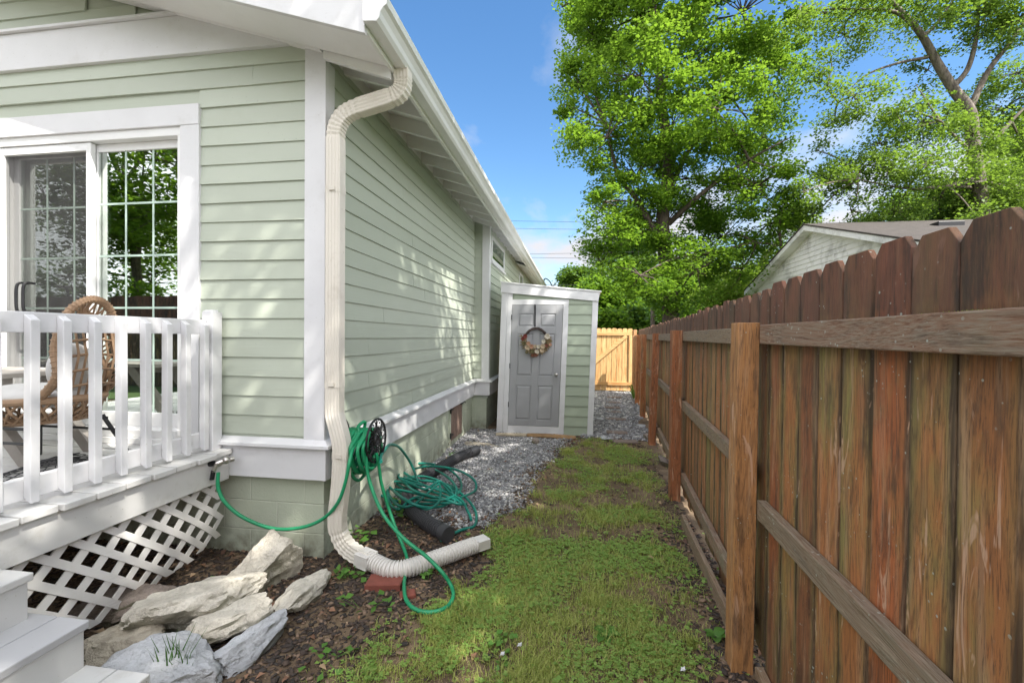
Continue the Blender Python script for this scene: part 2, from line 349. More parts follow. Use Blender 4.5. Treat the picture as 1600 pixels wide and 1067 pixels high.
# gable siding above the band board, cut under the rake
mb = MB()
for n in range(22, 40):
    b = .83+.13*n-.03; xr = -1.13-((b+.30)-3.34)/.32
    if b < 3.66: continue
    mb.prism([(-9, YF, b+.142), (-9, YF-.004, b+.142), (-9, YF-.017, b), (-9, YF, b)], (min(xr, -2.2)+9, 0, 0))
mb.prism([(-9, YF+.01, 3.4), (-1.64, YF+.01, 3.4), (-1.64, YF+.01, 3.42), (-9, YF+.01, 5.6)], (0, .06, 0))
mb.build('gable_siding', SIDE_X, house)
mb = MB(); courses(mb, 'y', XS, 2.70, YJ, .80, 3.36, .017)
mb.box(XS-.1, XS-.002, 2.70, YJ, .55, 3.42); mb.build('side_siding', SIDE_Y, house)
mb = MB(); courses(mb, 'x', YJ, XS, -1.49, .80, 3.36, .017); mb.build('jog_siding', SIDE_X, house)
mb = MB(); courses(mb, 'y', XS2, 7.0, 15.2, .80, 3.30, .017); mb.box(XS2-.1, XS2-.002, 6.94, 15.2, .5, 3.38)
mb.build('side_siding', SIDE_Y, house)
# band board and its drip ledge under the rake
mb = MB(); mb.box(-9, -1.66, 2.625, 2.66, 3.405, 3.665); mb.build('band_board', WHITE, house, bevel=.003)
mb = MB(); mb.prism([(-9, 2.66, 3.70), (-9, 2.60, 3.685), (-9, 2.60, 3.667), (-9, 2.66, 3.667)], (6.3, 0, 0)); mb.build('band_ledge', WHITE, house)
# corner boards
mb = MB(); mb.box(-1.765, -1.618, 2.632, 2.66, .79, 3.403); mb.box(-1.643, -1.618, 2.6605, 2.742, .79, 3.29); mb.box(-1.765, -1.618, 2.636, 2.66, 3.403, 3.47)
mb.build('corner_board', WHITE, house, bevel=.003)
mb = MB(); mb.box(-1.50, -1.378, 6.892, 6.92, .79, 3.30); mb.box(-1.402, -1.378, 6.9205, 7.0, .79, 3.28); mb.build('corner_board', WHITE, house, bevel=.003)
# skirt board, ledge
mb = MB(); mb.box(-2.42, -1.600, 2.618, 2.66, .55, .765); mb.box(-1.64, -1.600, 2.6605, 6.88, .55, .765)
mb.box(-1.5995, -1.362, 6.88, 6.92, .55, .765); mb.box(-1.402, -1.362, 6.9205, 9, .55, .765)
mb.build('skirt_board', WHITE, house, bevel=.003)
mb = MB()
o, s = .062, .04
def ledge(mb, a, b, i0=0):
    """drip ledge along the wall: a, b are wall-line corners with outward offsets"""
    pass
L = lambda x, y, ox, oy: [(x, y, .815), (x+ox*.4, y+oy*.4, .803), (x+ox, y+oy, .785), (x+ox, y+oy, .766), (x, y, .766)]
def strip(r0, r1):
    n = len(r0); mb.add(list(r0)+list(r1), [(i, (i+1) % n, n+(i+1) % n, n+i) for i in range(n)]+[tuple(range(n))[::-1], tuple(range(n, 2*n))])
strip(L(-2.42, 2.64, 0, -.06), L(-1.62, 2.64, .06, -.06)); strip(L(-1.62, 2.64, .06, -.06), L(-1.62, 6.90, .06, -.06))
strip(L(-1.62, 6.90, .06, -.06), L(-1.38, 6.90, .06, -.06)); strip(L(-1.38, 6.90, .06, -.06), L(-1.38, 9, .06, 0))
mb.build('skirt_ledge', WHITE, house)
# block foundation
mb = MB(); mb.box(-8, -1.662, 2.70, 2.9, -.25, .56); mb.build('foundation', BLOCK_X, house)
mb = MB(); mb.box(-1.9, -1.660, 2.702, 6.95, -.25, .56); mb.build('foundation', BLOCK_Y, house)
mb = MB(); mb.box(-1.6605, -1.425, 6.95, 7.3, -.25, .56); mb.build('foundation', BLOCK_X, house)
mb = MB(); mb.box(-1.6, -1.4245, 6.955, 15, -.25, .56); mb.build('foundation', BLOCK_Y, house)
# crawl space hatch
HW = m_simple('hatch_wood', (.20, .135, .105), .85, .45, 22, .6)
mb = MB()
for k in range(4): mb.box(-1.666, -1.640, 5.64+k*.147, 5.78+k*.147, .09, .565)
hatch = mb.build('crawl_space_hatch', HW, house, bevel=.003)
for y_ in (5.60, 6.23): mb = MB(); mb.box(-1.664, -1.634, y_, y_+.035, .07, .58); mb.build('hatch_frame', BLOCK_Y, hatch)
for z in (.16, .50):
    mb = MB(); mb.box(-1.6395, -1.628, 5.61, 5.74, z, z+.018); mb.box(-1.6395, -1.622, 5.60, 5.62, z-.03, z+.05); mb.build('hinge', BLACK, hatch)
mb = MB(); mb.tube([(-1.636, 6.20, .52), (-1.60, 6.23, .545), (-1.60, 6.26, .52)], .007, 6); mb.box(-1.6395, -1.625, 6.13, 6.25, .51, .53); mb.build('latch', BLACK, hatch)
# roof: deck boards, shingles
XR = -9.0
mb = MB()
mb.prism([(-1.16, 2.25, zr(-1.16)-.012), (XR, 2.25, zr(XR)-.012), (XR, 2.25, zr(XR)-.045), (-1.16, 2.25, zr(-1.16)-.045)], (0, 13, 0)); mb.build('roof_deck', EAVE, house)
mb = MB()
mb.prism([(-1.11, 2.205, zr(-1.11)+.012), (XR, 2.205, zr(XR)+.012), (XR, 2.205, zr(XR)-.010), (-1.11, 2.205, zr(-1.11)-.010)], (0, 13.1, 0)); mb.build('shingles', SHINGLE, house)
# rafters
for k in range(19):
    y = 2.88+.39*k; x0 = XS+.0 if y < YJ else XS2
    mb = MB(); mb.prism([(x0, y, zr(x0)-.046), (-1.162, y, zr(-1.162)-.046), (-1.162, y, zr(-1.162)-.165), (x0, y, zr(x0)-.165)], (0, .038, 0)); mb.build('rafter_tail', EAVE, house, bevel=.002)
mb = MB(); mb.box(XS-.02, XS+.004, 2.74, YJ, 3.29, 3.455); mb.box(XS2-.02, XS2+.004, 7.0, 10.2, 3.235, 3.38); mb.build('frieze_board', EAVE, house)
mb = MB(); mb.prism([(-1.40, 10.2, zr(-1.4)-.2), (-1.162, 10.2, zr(-1.162)-.2), (-1.162, 10.2, zr(-1.162)-.18), (-1.40, 10.2, zr(-1.4)-.18)], (0, 5, 0))
for k in range(30): mb.prism([(-1.40, 10.2+k*.16, zr(-1.4)-.206), (-1.165, 10.2+k*.16, zr(-1.165)-.206), (-1.165, 10.2+k*.16, zr(-1.165)-.201), (-1.40, 10.2+k*.16, zr(-1.4)-.201)], (0, .1, 0))
mb.build('closed_soffit', VINYL, house)
# boxed end beam at the corner, rake board, rake soffit
mb = MB(); mb.prism([(-1.617, 2.60, zr(-1.617)-.046), (-1.162, 2.60, zr(-1.162)-.046), (-1.162, 2.60, zr(-1.162)-.245), (-1.617, 2.60, zr(-1.617)-.225)], (0, .032, 0)); mb.build('end_beam', EAVE, house, bevel=.002)
mb = MB(); mb.prism([(-1.142, 2.222, zr(-1.142)-.011), (XR, 2.222, zr(XR)-.011), (XR, 2.222, zr(XR)-.215), (-1.142, 2.222, zr(-1.142)-.215)], (0, .028, 0)); mb.build('rake_board', WHITE, house, bevel=.003)
mb = MB(); mb.prism([(-1.162, 2.2505, zr(-1.162)-.175), (XR, 2.2505, zr(XR)-.175), (XR, 2.2505, zr(XR)-.155), (-1.162, 2.2505, zr(-1.162)-.155)], (0, .345, 0))
mb.prism([(-1.64, 2.598, zr(-1.64)-.176), (XR, 2.598, zr(XR)-.176), (XR, 2.598, zr(XR)-.10), (-1.64, 2.598, zr(-1.64)-.10)], (0, .055, 0)); mb.build('rake_soffit', EAVE, house)
mb = MB(); mb.box(-1.161, -1.140, 2.2505, 15.2, 3.150, 3.335); mb.build('eave_fascia', EAVE, house)
# gutter (k-style), with its end cap
gp = [(-1.138, 3.295), (-1.138, 3.175), (-1.062, 3.168), (-1.046, 3.185), (-1.040, 3.215), (-1.022, 3.240), (-1.004, 3.250), (-1.000, 3.290), (-1.004, 3.298), (-1.018, 3.290), (-1.015, 3.285),
      (-1.009, 3.285), (-1.009, 3.257), (-1.026, 3.246), (-1.045, 3.22), (-1.050, 3.19), (-1.062, 3.174), (-1.132, 3.180), (-1.132, 3.295)]
mb = MB(); mb.prism([(x, 2.20, z) for x, z in gp], (0, 12.9, 0)); mb.prism([(x, 2.195, z) for x, z in gp[:9]], (0, .004, 0)); gut = mb.build('gutter', ALU, house)
# attic-level windows on the second side wall
GLASS = NM('window_glass')
_g = GLASS; gl = _g.node('ShaderNodeBsdfGlossy', {'Color': (.92, .97, .93), 'Roughness': .012}); tr = _g.node('ShaderNodeBsdfTransparent', {'Color': (.62, .70, .64)})
bn = _g.node('ShaderNodeBump', {'Height': _g.noise(_g.obj(), 2.6, 2), 'Strength': .03, 'Distance': .01}); _g.l.new(bn.outputs[0], gl.inputs['Normal'])
mxs = _g.node('ShaderNodeMixShader', {0: .52, 1: tr.outputs[0], 2: gl.outputs[0]}); _g.l.new(mxs.outputs[0], _g.out.inputs[0]); GLASS = _g.m
CURT = m_simple('curtain_cloth', (.60, .55, .56), .9, .2, 5)
def side_window(y0, y1, z0, z1):
    mb = MB(); x = XS2+.018; w = .06
    mb.box(XS2, x+.012, y0, y1, z0, z0+w); mb.box(XS2, x+.012, y0, y1, z1-w, z1); mb.box(XS2, x+.010, y0, y0+w, z0+w, z1-w); mb.box(XS2, x+.010, y1-w, y1, z0+w, z1-w)
    mb.box(XS2, x+.03, y0-.03, y1+.03, z0-.035, z0-.001)
    w_ = mb.build('window', WHITE, house, bevel=.003)
    mb = MB(); mb.box(XS2+.001, XS2+.008, y0+w, y1-w, z0+w, z1-w); mb.build('curtain', CURT, w_)
    mb = MB(); mb.box(XS2+.014, XS2+.018, y0+w, y1-w, z0+w, z1-w); mb.build('pane', GLASS, w_)
side_window(7.06, 8.35, 2.74, 3.17); side_window(10.7, 11.4, 2.2, 3.10)
mb = MB(); mb.tube(catmull([(-1.12, 14.9, 3.28), (-1.05, 14.95, 3.5), (-.9, 15, 3.42), (-.8, 15, 3.25), (-.72, 15, 3.3)], 6), .02, 6); mb.build('service_cable', BLACK, house)

# ---- sliding glass door
mb = MB()
mb.box(-4.42, -2.545, 2.628, 2.662, 2.925, 3.065); mb.box(-2.69, -2.545, 2.631, 2.662, .80, 2.9245); mb.box(-4.42, -4.28, 2.631, 2.662, .80, 2.9245)
sd = mb.build('sliding_door', WHITE, house, bevel=.003)
mb = MB()      # outer frame, recessed
mb.box(-4.28, -2.69, 2.645, 2.78, 2.865, 2.9245); mb.box(-2.725, -2.69, 2.645, 2.78, .83, 2.865); mb.box(-4.28, -4.24, 2.645, 2.78, .83, 2.865)
mb.box(-4.28, -2.69, 2.60, 2.78, .78, .835); mb.box(-4.42, -2.545, 2.58, 2.70, .737, .779); mb.build('door_frame', VINYL, sd, bevel=.003)
def panel(x0, x1, y, sw, z0, z1, glassz=None):
    mb = MB(); mb.box(x0, x0+sw, y, y+.035, z0, z1); mb.box(x1-sw, x1, y, y+.035, z0, z1); mb.box(x0+sw, x1-sw, y+.001, y+.034, z0, z0+.10); mb.box(x0+sw, x1-sw, y+.001, y+.034, z1-.055, z1)
    p = mb.build('sash', VINYL, sd, bevel=.003)
    return (x0+sw, x1-sw, z0+.10, z1-.055)
MUNT = m_simple('muntin_enamel', (.45, .57, .49), .4, .05)
def glazed(x0, x1, y, sw, z0, z1, cols, rows):
    a, b, c, d = panel(x0, x1, y, sw, z0, z1)
    mb = MB(); mb.box(a, b, y+.012, y+.015, c, d); mb.build('pane', GLASS, sd)
    mb = MB()
    for k in range(1, cols): xx = a+(b-a)*k/cols; mb.box(xx-.007, xx+.007, y+.0105, y+.0118, c, d)
    for k in range(1, rows): zz = c+(d-c)*k/rows; mb.box(a, b, y+.0095, y+.0104, zz-.007, zz+.007)
    mb.build('muntin_grid', MUNT, sd)
glazed(-3.475, -2.726, 2.70, .035, .835, 2.864, 3, 5)
glazed(-4.239, -3.42, 2.74, .05, .835, 2.864, 3, 5)
SCR = NM('insect_screen'); d_ = SCR.node('ShaderNodeBsdfDiffuse', {'Color': (.07, .068, .07)}); t_ = SCR.node('ShaderNodeBsdfTransparent')
m_ = SCR.node('ShaderNodeMixShader', {0: .30, 1: t_.outputs[0], 2: d_.outputs[0]}); SCR.l.new(m_.outputs[0], SCR.out.inputs[0]); SCR = SCR.m
panel(-4.239, -3.44, 2.655, .04, .84, 2.86)
mb = MB(); mb.box(-4.2, -3.479, 2.670, 2.671, .93, 2.80); mb.build('insect_screen', SCR, sd)
mb = MB()
for x in (-3.93, -3.99): mb.tube(catmull([(x, 2.66, 1.86), (x, 2.60, 1.85), (x, 2.59, 1.75), (x, 2.60, 1.65), (x, 2.66, 1.64)], 5), .009, 6)
mb.build('door_handle', BLACK, sd)
# the dim room behind the glass
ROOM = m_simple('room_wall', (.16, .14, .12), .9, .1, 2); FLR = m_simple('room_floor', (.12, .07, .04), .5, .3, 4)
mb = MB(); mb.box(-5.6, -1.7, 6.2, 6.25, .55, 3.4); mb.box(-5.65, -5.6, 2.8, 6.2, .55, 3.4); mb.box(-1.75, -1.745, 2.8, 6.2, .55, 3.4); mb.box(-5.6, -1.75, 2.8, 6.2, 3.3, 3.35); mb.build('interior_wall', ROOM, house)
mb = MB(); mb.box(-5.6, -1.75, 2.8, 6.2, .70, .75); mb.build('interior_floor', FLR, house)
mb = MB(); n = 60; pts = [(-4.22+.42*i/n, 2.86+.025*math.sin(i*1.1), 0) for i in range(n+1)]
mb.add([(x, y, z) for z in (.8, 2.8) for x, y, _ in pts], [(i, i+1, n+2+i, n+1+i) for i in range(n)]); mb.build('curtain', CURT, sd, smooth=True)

# ---- downspout: ribbed rectangular pipe
def ds_prof(w, d, s=1.0, rib=0.0):
    out = []; n = 9
    def side(ax, sgn, L, off):
        for i in range(n):
            t = -1+2*(i+.5)/n; k = (.0028 if i % 2 else 0)
            u, vv = t*L*sgn, off-k
            out.append((u, vv) if ax == 'a' else (vv, -u))
    W_, D_ = w/2*s, d/2*s
    side('a', 1, W_, D_); side('b', 1, D_, W_)
    out2 = [(-a, -b) for a, b in out]
    return out+out2
wx = -1.556
path = catmull([(-1.100, 2.645, 3.172), (-1.098, 2.645, 3.13), (-1.100, 2.647, 3.08), (-1.128, 2.648, 3.035), (-1.19, 2.65, 3.012), (-1.32, 2.65, 2.982), (-1.43, 2.65, 2.955), (-1.50, 2.65, 2.92), (-1.542, 2.65, 2.86), (wx, 2.65, 2.79), (wx, 2.65, 2.70)], 5)
path += [(wx, 2.65, z) for z in (2.5, 2.3)]+[(wx, 2.65, 1.6)]+catmull([(wx, 2.65, 1.10), (wx, 2.65, 1.0), (wx+.012, 2.645, .95), (-1.505, 2.64, .82), (-1.496, 2.64, .72), (-1.505, 2.635, .5), (-1.522, 2.63, .32), (-1.515, 2.63, .235), (-1.478, 2.625, .16), (-1.42, 2.615, .115), (-1.34, 2.60, .088), (-1.27, 2.58, .078)], 4)
def dprof(i, n):
    z = path[i][2]; s = 1.0
    bend = (2.78 < z < 3.12 and not (2.965 < z < 3.01)) or z < .22
    if bend and i % 2: s = .90
    return ds_prof(.098, .080, s)
mb = MB(); mb.sweep(path, dprof, up=(0, -1, 0)); dsp = mb.build('downspout', GUTTER_M, house)
for z in (2.42, 1.16, .70):
    mb = MB()
    q = -1.556 if z > 1 else -1.497
    mb.sweep([(q, 2.65 if z > 1 else 2.64, z), (q, 2.65 if z > 1 else 2.64, z+.045)], ds_prof(.101, .083), up=(0, -1, 0), caps=False)
    mb.box(q-.02, q+.02, 2.60 if z > 1 else 2.593, 2.607 if z > 1 else 2.599, z+.01, z+.035)
    mb.build('joint_sleeve', GUTTER_M, dsp)

# ================================================================== DECK, RAILING, STEPS
deck = thing('deck', (-2.35, 2.0, 0), 'raised white painted wooden deck with baluster railing in front of the sliding door', 'deck')
y = 2.61; k = 0
while y > -1.2:
    if y-.138 < 0.2 and k > 40: break
    x1 = -2.262+rng.uniform(-.010, .010)
    mb = MB(); mb.box(-5.2, x1, y-.131, y, .703, .735+rng.uniform(-.0015, .0015)); mb.build('deck_board', WHITE_DECK, deck, bevel=.004)
    y -= .1415; k += 1
mb = MB(); mb.box(-2.338, -2.298, -1.2, 2.617, .53, .7025); mb.box(-5.2, -2.34, 2.575, 2.612, .53, .70); mb.build('rim_joist', WHITE_DECK, deck, bevel=.004)
mb = MB(); mb.box(-2.425, -2.345, 2.53, 2.61, .7355, 1.645); mb.prism([(-2.425, 2.53, 1.645), (-2.345, 2.53, 1.645), (-2.36, 2.545, 1.66), (-2.41, 2.545, 1.66)], (0, .05, 0)); mb.build('railing_post', WHITE, deck, bevel=.004)
mb = MB(); mb.box(-2.425, -2.387, -.6, 2.529, 1.50, 1.592); mb.build('top_rail', WHITE, deck, bevel=.004)
mb = MB(); mb.box(-2.425, -2.387, -.6, 2.529, .765, .86); mb.build('bottom_rail', WHITE, deck, bevel=.004)
k = 0
for i in range(18):
    y = 2.49-.1285*i+rng.uniform(-.003, .003); t = rng.uniform(-.004, .004)
    lo = [(-2.3865, y-.018, .775), (-2.348, y-.018, .752), (-2.348, y+.018, .752), (-2.3865, y+.018, .775)]
    hi = [(-2.3865, y-.018+t, 1.582), (-2.348, y-.018+t, 1.556), (-2.348, y+.018+t, 1.556), (-2.3865, y+.018+t, 1.582)]
    mb = MB(); mb.hexa(lo, hi); mb.build('baluster', WHITE, deck, bevel=.003)
steps = thing('porch_steps', (-2.0, .9, 0), 'grey painted wooden steps descending from the deck beside the rocks', 'steps')
for (xr, zt, yy) in ((-2.12, .55, 1.43), (-1.885, .37, 1.45), (-1.61, .19, 1.45)):
    for k in range(2):
        mb = MB(); mb.box(xr-.145-(k*.15), xr-k*.15, -.6, yy, zt-.032, zt); mb.build('tread', GREY_DECK if zt < .5 and zt > .3 else WHITE_DECK, steps, bevel=.005)
    mb = MB(); mb.box(xr-.045, xr-.012, -.58, yy-.012, max(-.02, zt-.185), zt-.0325); mb.build('riser', WHITE_DECK, steps, bevel=.003)
    mb = MB(); mb.box(xr-.4, xr-.046, yy-.05, yy-.014, -.05, zt-.0325); mb.build('stringer', WHITE_DECK, steps)

# lattice panel: two layers of diagonal strips, warped, foot edge loose
LATM = m_paint('lattice_paint', (.74, .72, .69), .5, .15)
lat = MB()
def latpt(y, z, off):      # panel coordinates -> warped position
    s = max(0, min(1, (.53-z)/.55)); e = max(0, (y-2.25)/.35)
    x = -2.395+off+.075*math.sin(math.pi*min(1, s*.8))*min(1, max(.1, (y-1.3)/.6))-.06*e*e*s+.03*s*math.sin(5*y)
    return (x, y-.05*s*e, z+.05*max(0, y-2.2)*s)
Y0, Y1, Z1 = .6, 2.63, .545
def zbot(y): return .035+.05*max(0, min(1, (y-1.6)/.9))+.04*max(0, y-2.3)/.3
pit = .148
for lay, off in ((1, 0.0), (-1, .008)):
    c = -3.0
    while c < 4.2:
        n = 26; pts = []
        for i in range(n+1):
            zz = -.02+(Z1+.02)*i/n; yy = c+lay*zz*1.15
            if Y0 <= yy <= Y1 and zz >= zbot(yy): pts.append((yy, zz))
        if len(pts) > 2:
            w = .028
            quad = []
            for yy, zz in pts: quad.append([latpt(yy-w, zz, off), latpt(yy+w, zz, off), latpt(yy+w, zz, off+.0075), latpt(yy-w, zz, off+.0075)])
            vs = [p for q_ in quad for p in q_]; fs = []
            for i in range(len(quad)-1): fs += [(i*4+q_, i*4+(q_+1) % 4, i*4+4+(q_+1) % 4, i*4+4+q_) for q_ in range(4)]
            fs += [(0, 1, 2, 3), tuple(len(quad)*4-4+q_ for q_ in (3, 2, 1, 0))]
            lat.add(vs, fs)
        c += pit
o = lat.build('lattice_panel', LATM); tag(o, 'warped white diagonal lattice panel closing the space under the deck', 'lattice')
def at(px, py, y=None, x=None, z=None, k=None):
    """the point of the scene seen at a pixel of the photograph, at a given plane or distance"""
    d = f+rr*(px-800)/680-uu*(py-533.5)/680; o = Vector((0, 0, 1.5))
    if y is not None: t = y/d.y
    elif x is not None: t = x/d.x
    elif z is not None: t = (z-1.5)/d.z
    else: t = k
    return o+d*t
# ================================================================== RIGHT FENCE
def xf(y): return .715+(.08 if y > 2.07 else .05)*(y-2.07)      # left face of the posts
fence = thing('wooden_fence', (.80, 5, 0), 'tall weathered red brown wooden privacy fence along the right of the yard', 'fence')
posts = [(-1.95, 0, 1.58), (.02, 0, 1.57), (2.07, .004, 1.572), (4.19, 0, 1.572), (6.32, .026, 1.565), (8.41, .004, 1.565), (10.08, .01, 1.565), (11.6, 0, 1.56)]
for i, (y, lean, zt) in enumerate(posts):
    x = xf(y); h = [.0, .0, .0, .0, .0, .0, .0, .0][i]
    mb = MB(); mb.hexa([(x-lean, y, -.3), (x+.092-lean, y, -.3), (x+.092-lean, y+.092, -.3), (x-lean, y+.092, -.3)],
                       [(x+lean, y, zt), (x+.092+lean, y, zt), (x+.092+lean, y+.092, zt), (x+lean, y+.092, zt)]); mb.build('post', POSTM, fence, bevel=.004)
tops = [1.765, 1.755, 1.72, 1.71, 1.71, 1.70, 1.70]
railz = [(1.555, .80, .03), (1.555, .79, .03), (1.555, .92, .255), (1.55, .93, .24), (1.55, .93, .24), (1.55, .93, .24), (1.55, .93, .24)]
prng = random.Random(11); np_ = 0
for i in range(len(posts)-1):
    y0, y1 = posts[i][0], posts[i+1][0]
    a0, a1 = xf(y0)+.0925, xf(y1)+.0925
    for z in railz[i]:
        j = prng.uniform(-.012, .012)
        mb = MB(); mb.hexa([(a0, y0+.094, z-.085), (a0+.038, y0+.094, z-.085), (a1+.038, y1-.002, z-.085+j), (a1, y1-.002, z-.085+j)],
                           [(a0, y0+.094, z), (a0+.038, y0+.094, z), (a1+.038, y1-.002, z+j), (a1, y1-.002, z+j)]); mb.build('rail', RAIL, fence, bevel=.004)
    y = y0+.0; n = round((y1-y0)/.146); w = (y1-y0)/n
    for k in range(n):
        ya, yb = y+k*w+.0, y+(k+1)*w-.005-prng.uniform(0, .006); q = prng.uniform(0, .004)
        t = tops[i]+prng.uniform(-.014, .014); xa, xb = xf(ya)+.1315+q, xf(yb)+.1315+q; c = .036+prng.uniform(-.008, .006); b = .0+prng.uniform(-.02, .05)+(.03 if i > 1 else -.05); th = .017
        tl = prng.uniform(-.004, .004)
        P = [(xa, ya, b), (xb, yb, b), (xb, yb+tl, t-c), (xa+(xb-xa)*.8, yb-c*.78+tl, t), (xa+(xb-xa)*.2, ya+c*.78+tl, t), (xa, ya+tl, t-c)]
        mb = MB(); mb.prism(P, (th, 0, 0)); mb.build('picket', PICKET, fence, bevel=.002); np_ += 1
mb = MB(); mb.beam((.80, 2.2, .02), (.86, 3.6, .04), .03, .13); o = mb.build('kick_board', RAIL, None, bevel=.004); tag(o, 'half rotten board lying on edge in the soil at the foot of the fence', 'board')
# moss on the top rail
def blades(C, h, w, rs, lean=.5, seg=1):
    n = len(C); a = rs.uniform(0, 2*math.pi, n); d = np.stack([np.cos(a), np.sin(a), 0*a], 1); s = np.stack([-np.sin(a), np.cos(a), 0*a], 1)
    h = h[:, None]; w = w[:, None]; ln = (rs.uniform(.1, lean, n))[:, None]
    up = np.array([[0, 0, 1.0]])
    v0 = C-s*w; v1 = C+s*w; m = C+up*h*.55+d*h*ln*.35; v2 = m+s*w*.8; v3 = m-s*w*.8; t = C+up*h*(1-ln*.3)+d*h*ln; v4 = t+s*w*.12; v5 = t-s*w*.12
    V = np.stack([v0, v1, v2, v3, v4, v5], 1).reshape(-1, 3); b = np.arange(n)[:, None]*6
    return V, np.concatenate([b+[[0, 1, 2, 3]], b+[[3, 2, 4, 5]]], 0)
MOSS = m_leaf('moss', (.16, .22, .03), (.30, .34, .05), .2)
rs = np.random.RandomState(3); n = 500; mc = np.stack([rs.uniform(.775, .80, n), 1.0+rs.normal(0, .035, n), np.full(n, 1.552)], 1); V, F = blades(mc, rs.uniform(.004, .012, n), np.full(n, .0014), rs, 1.2)
o = np_mesh('moss', V, F, MOSS); tag(o, 'small tuft of yellow green moss on the top fence rail', 'moss', kind='stuff')

# ================================================================== GATE
gate = thing('garden_gate', (.8, 12.2, 0), 'new yellow pine gate with diagonal brace closing the far end of the passage', 'gate')
grng = random.Random(5); x = -.42
while x < 1.50:
    t = 1.755+grng.uniform(-.008, .008); c = .03
    mb = MB(); mb.prism([(x, 12.20, .05), (x+.132, 12.20, .05), (x+.132, 12.20, t-c), (x+.132-c, 12.20, t), (x+c, 12.20, t), (x, 12.20, t-c)], (0, .018, 0)); mb.build('picket', NEWP, gate, bevel=.002); x += .141
for z in (1.56, .20):
    mb = MB(); mb.box(-.42, 1.53, 12.162, 12.1995, z, z+.088); mb.build('rail', NEWR, gate, bevel=.003)
mb = MB(); mb.beam((-.05, 12.18, .30), (1.38, 12.18, 1.55), .038, .088, up=(-.6, 0, 1)); mb.build('diagonal_brace', NEWR, gate, bevel=.003)
mb = MB(); mb.box(1.445, 1.53, 12.161, 12.1985, .2885, 1.5595); mb.build('stile', NEWP, gate, bevel=.003)
mb = MB(); mb.box(1.56, 1.65, 12.15, 12.24, -.2, 1.72); o = mb.build('gate_post', POSTM, None, bevel=.004); tag(o, 'dark red brown post at the hinge side of the yellow pine gate', 'post')

# ================================================================== SHED
SH = .03; YS = 6.70
shed = thing('garden_shed', (-.45, 7.4, 0), 'narrow leaning green lap sided shed with white trim and grey door', 'shed')
def sx_(x, z): return x+SH*z
def shbox(mb, x0, x1, y0, y1, z0, z1, zr0=None):
    z2 = z1 if zr0 is None else zr0       # z1 at x0, z2 at x1
    mb.hexa([(sx_(x0, z0), y0, z0), (sx_(x1, z0), y0, z0), (sx_(x1, z0), y1, z0), (sx_(x0, z0), y1, z0)], [(sx_(x0, z1), y0, z1), (sx_(x1, z2), y0, z2), (sx_(x1, z2), y1, z2), (sx_(x0, z1), y1, z1)])
def stop(x): return 2.335-.105*(x+1.2)      # roof top
SHS = m_siding('shed_siding', (.34, .395, .30), 'x')
mb = MB()
for n in range(16):
    b, t = -.01+n*.155, -.01+(n+1)*.155+.012
    for x0, x1 in ([(-.165, .195)] if t < 2.08 else [(-1.0, .195)]):
        if b > 2.24: continue
        tt = min(t, stop(x1)-.02)
        mb.prism([(sx_(x0, tt), YS+.004, tt), (sx_(x0, tt), YS, tt), (sx_(x0, b), YS-.019, b), (sx_(x0, b), YS+.004, b)], (x1-x0, 0, 0))
shbox(mb, -1.18, .25, YS+.005, YS+1.9, -.02, stop(-1.2)-.05, stop(.25)-.05)
mb.build('wall_siding', SHS, shed)
mb = MB(); shbox(mb, -1.205, -1.112, YS-.024, YS+.003, -.02, 2.30)
shbox(mb, -1.2, -1.206, YS-.02, YS+1.9, -.02, 2.3); mb.build('corner_trim', WHITE, shed, bevel=.003)
mb = MB(); shbox(mb, -1.11, -1.035, YS-.022, YS+.003, -.02, 2.19); mb.build('corner_trim', WHITE, shed, bevel=.003)
mb = MB(); shbox(mb, .19, .275, YS-.024, YS+.003, -.03, stop(.2)-.14)
shbox(mb, .2505, .275, YS+.0035, YS+.1, -.02, 2.15)
mb.build('corner_trim', WHITE, shed, bevel=.003)
mb = MB(); shbox(mb, -1.0345, -.165, YS-.021, YS+.003, 1.995, 2.075); shbox(mb, -.2435, -.165, YS-.023, YS+.003, -.01, 1.9945); shbox(mb, -1.0345, -.244, YS-.02, YS+.003, -.02, .122)
mb.build('door_casing', WHITE, shed, bevel=.003)
mb = MB(); shbox(mb, -1.215, .315, YS-.045, YS-.0245, 2.19, stop(-1.215)); 
mb = MB(); mb.hexa([(-1.15, YS-.046, stop(-1.2)-.15), (.335, YS-.046, stop(.3)-.135), (.335, YS-.0245, stop(.3)-.135), (-1.15, YS-.0245, stop(-1.2)-.15)],
        [(-1.145, YS-.046, stop(-1.2)), (.36, YS-.046, stop(.3)), (.36, YS-.0245, stop(.3)), (-1.145, YS-.0245, stop(-1.2))]); mb.build('roof_fascia', WHITE, shed, bevel=.003)
mb = MB(); mb.hexa([(-1.16, YS-.06, stop(-1.2)+.001), (.38, YS-.06, stop(.3)+.001), (.38, YS+2, stop(.3)+.001), (-1.16, YS+2, stop(-1.2)+.001)],
        [(-1.16, YS-.06, stop(-1.2)+.02), (.38, YS-.06, stop(.3)+.02), (.38, YS+2, stop(.3)+.02), (-1.16, YS+2, stop(-1.2)+.02)]); mb.build('roof', ALU, shed)
DOORM = m_paint('grey_door_paint', (.33, .335, .345), .42, .2)
d0, d1, dz0, dz1 = -1.030, -.249, .128, 1.990
mb = MB(); shbox(mb, d0, d1, YS-.006, YS+.004, dz0, dz1); W_ = d1-d0
door = mb.build('door', DOORM, shed)
mb = MB()
cw = W_*.5
stl = .105
panels = [(1.66, 1.86), (.90, 1.55), (.22, .75)]
xsL, xsR = (d0+stl, d0+cw-.05), (d0+cw+.05, d1-stl)
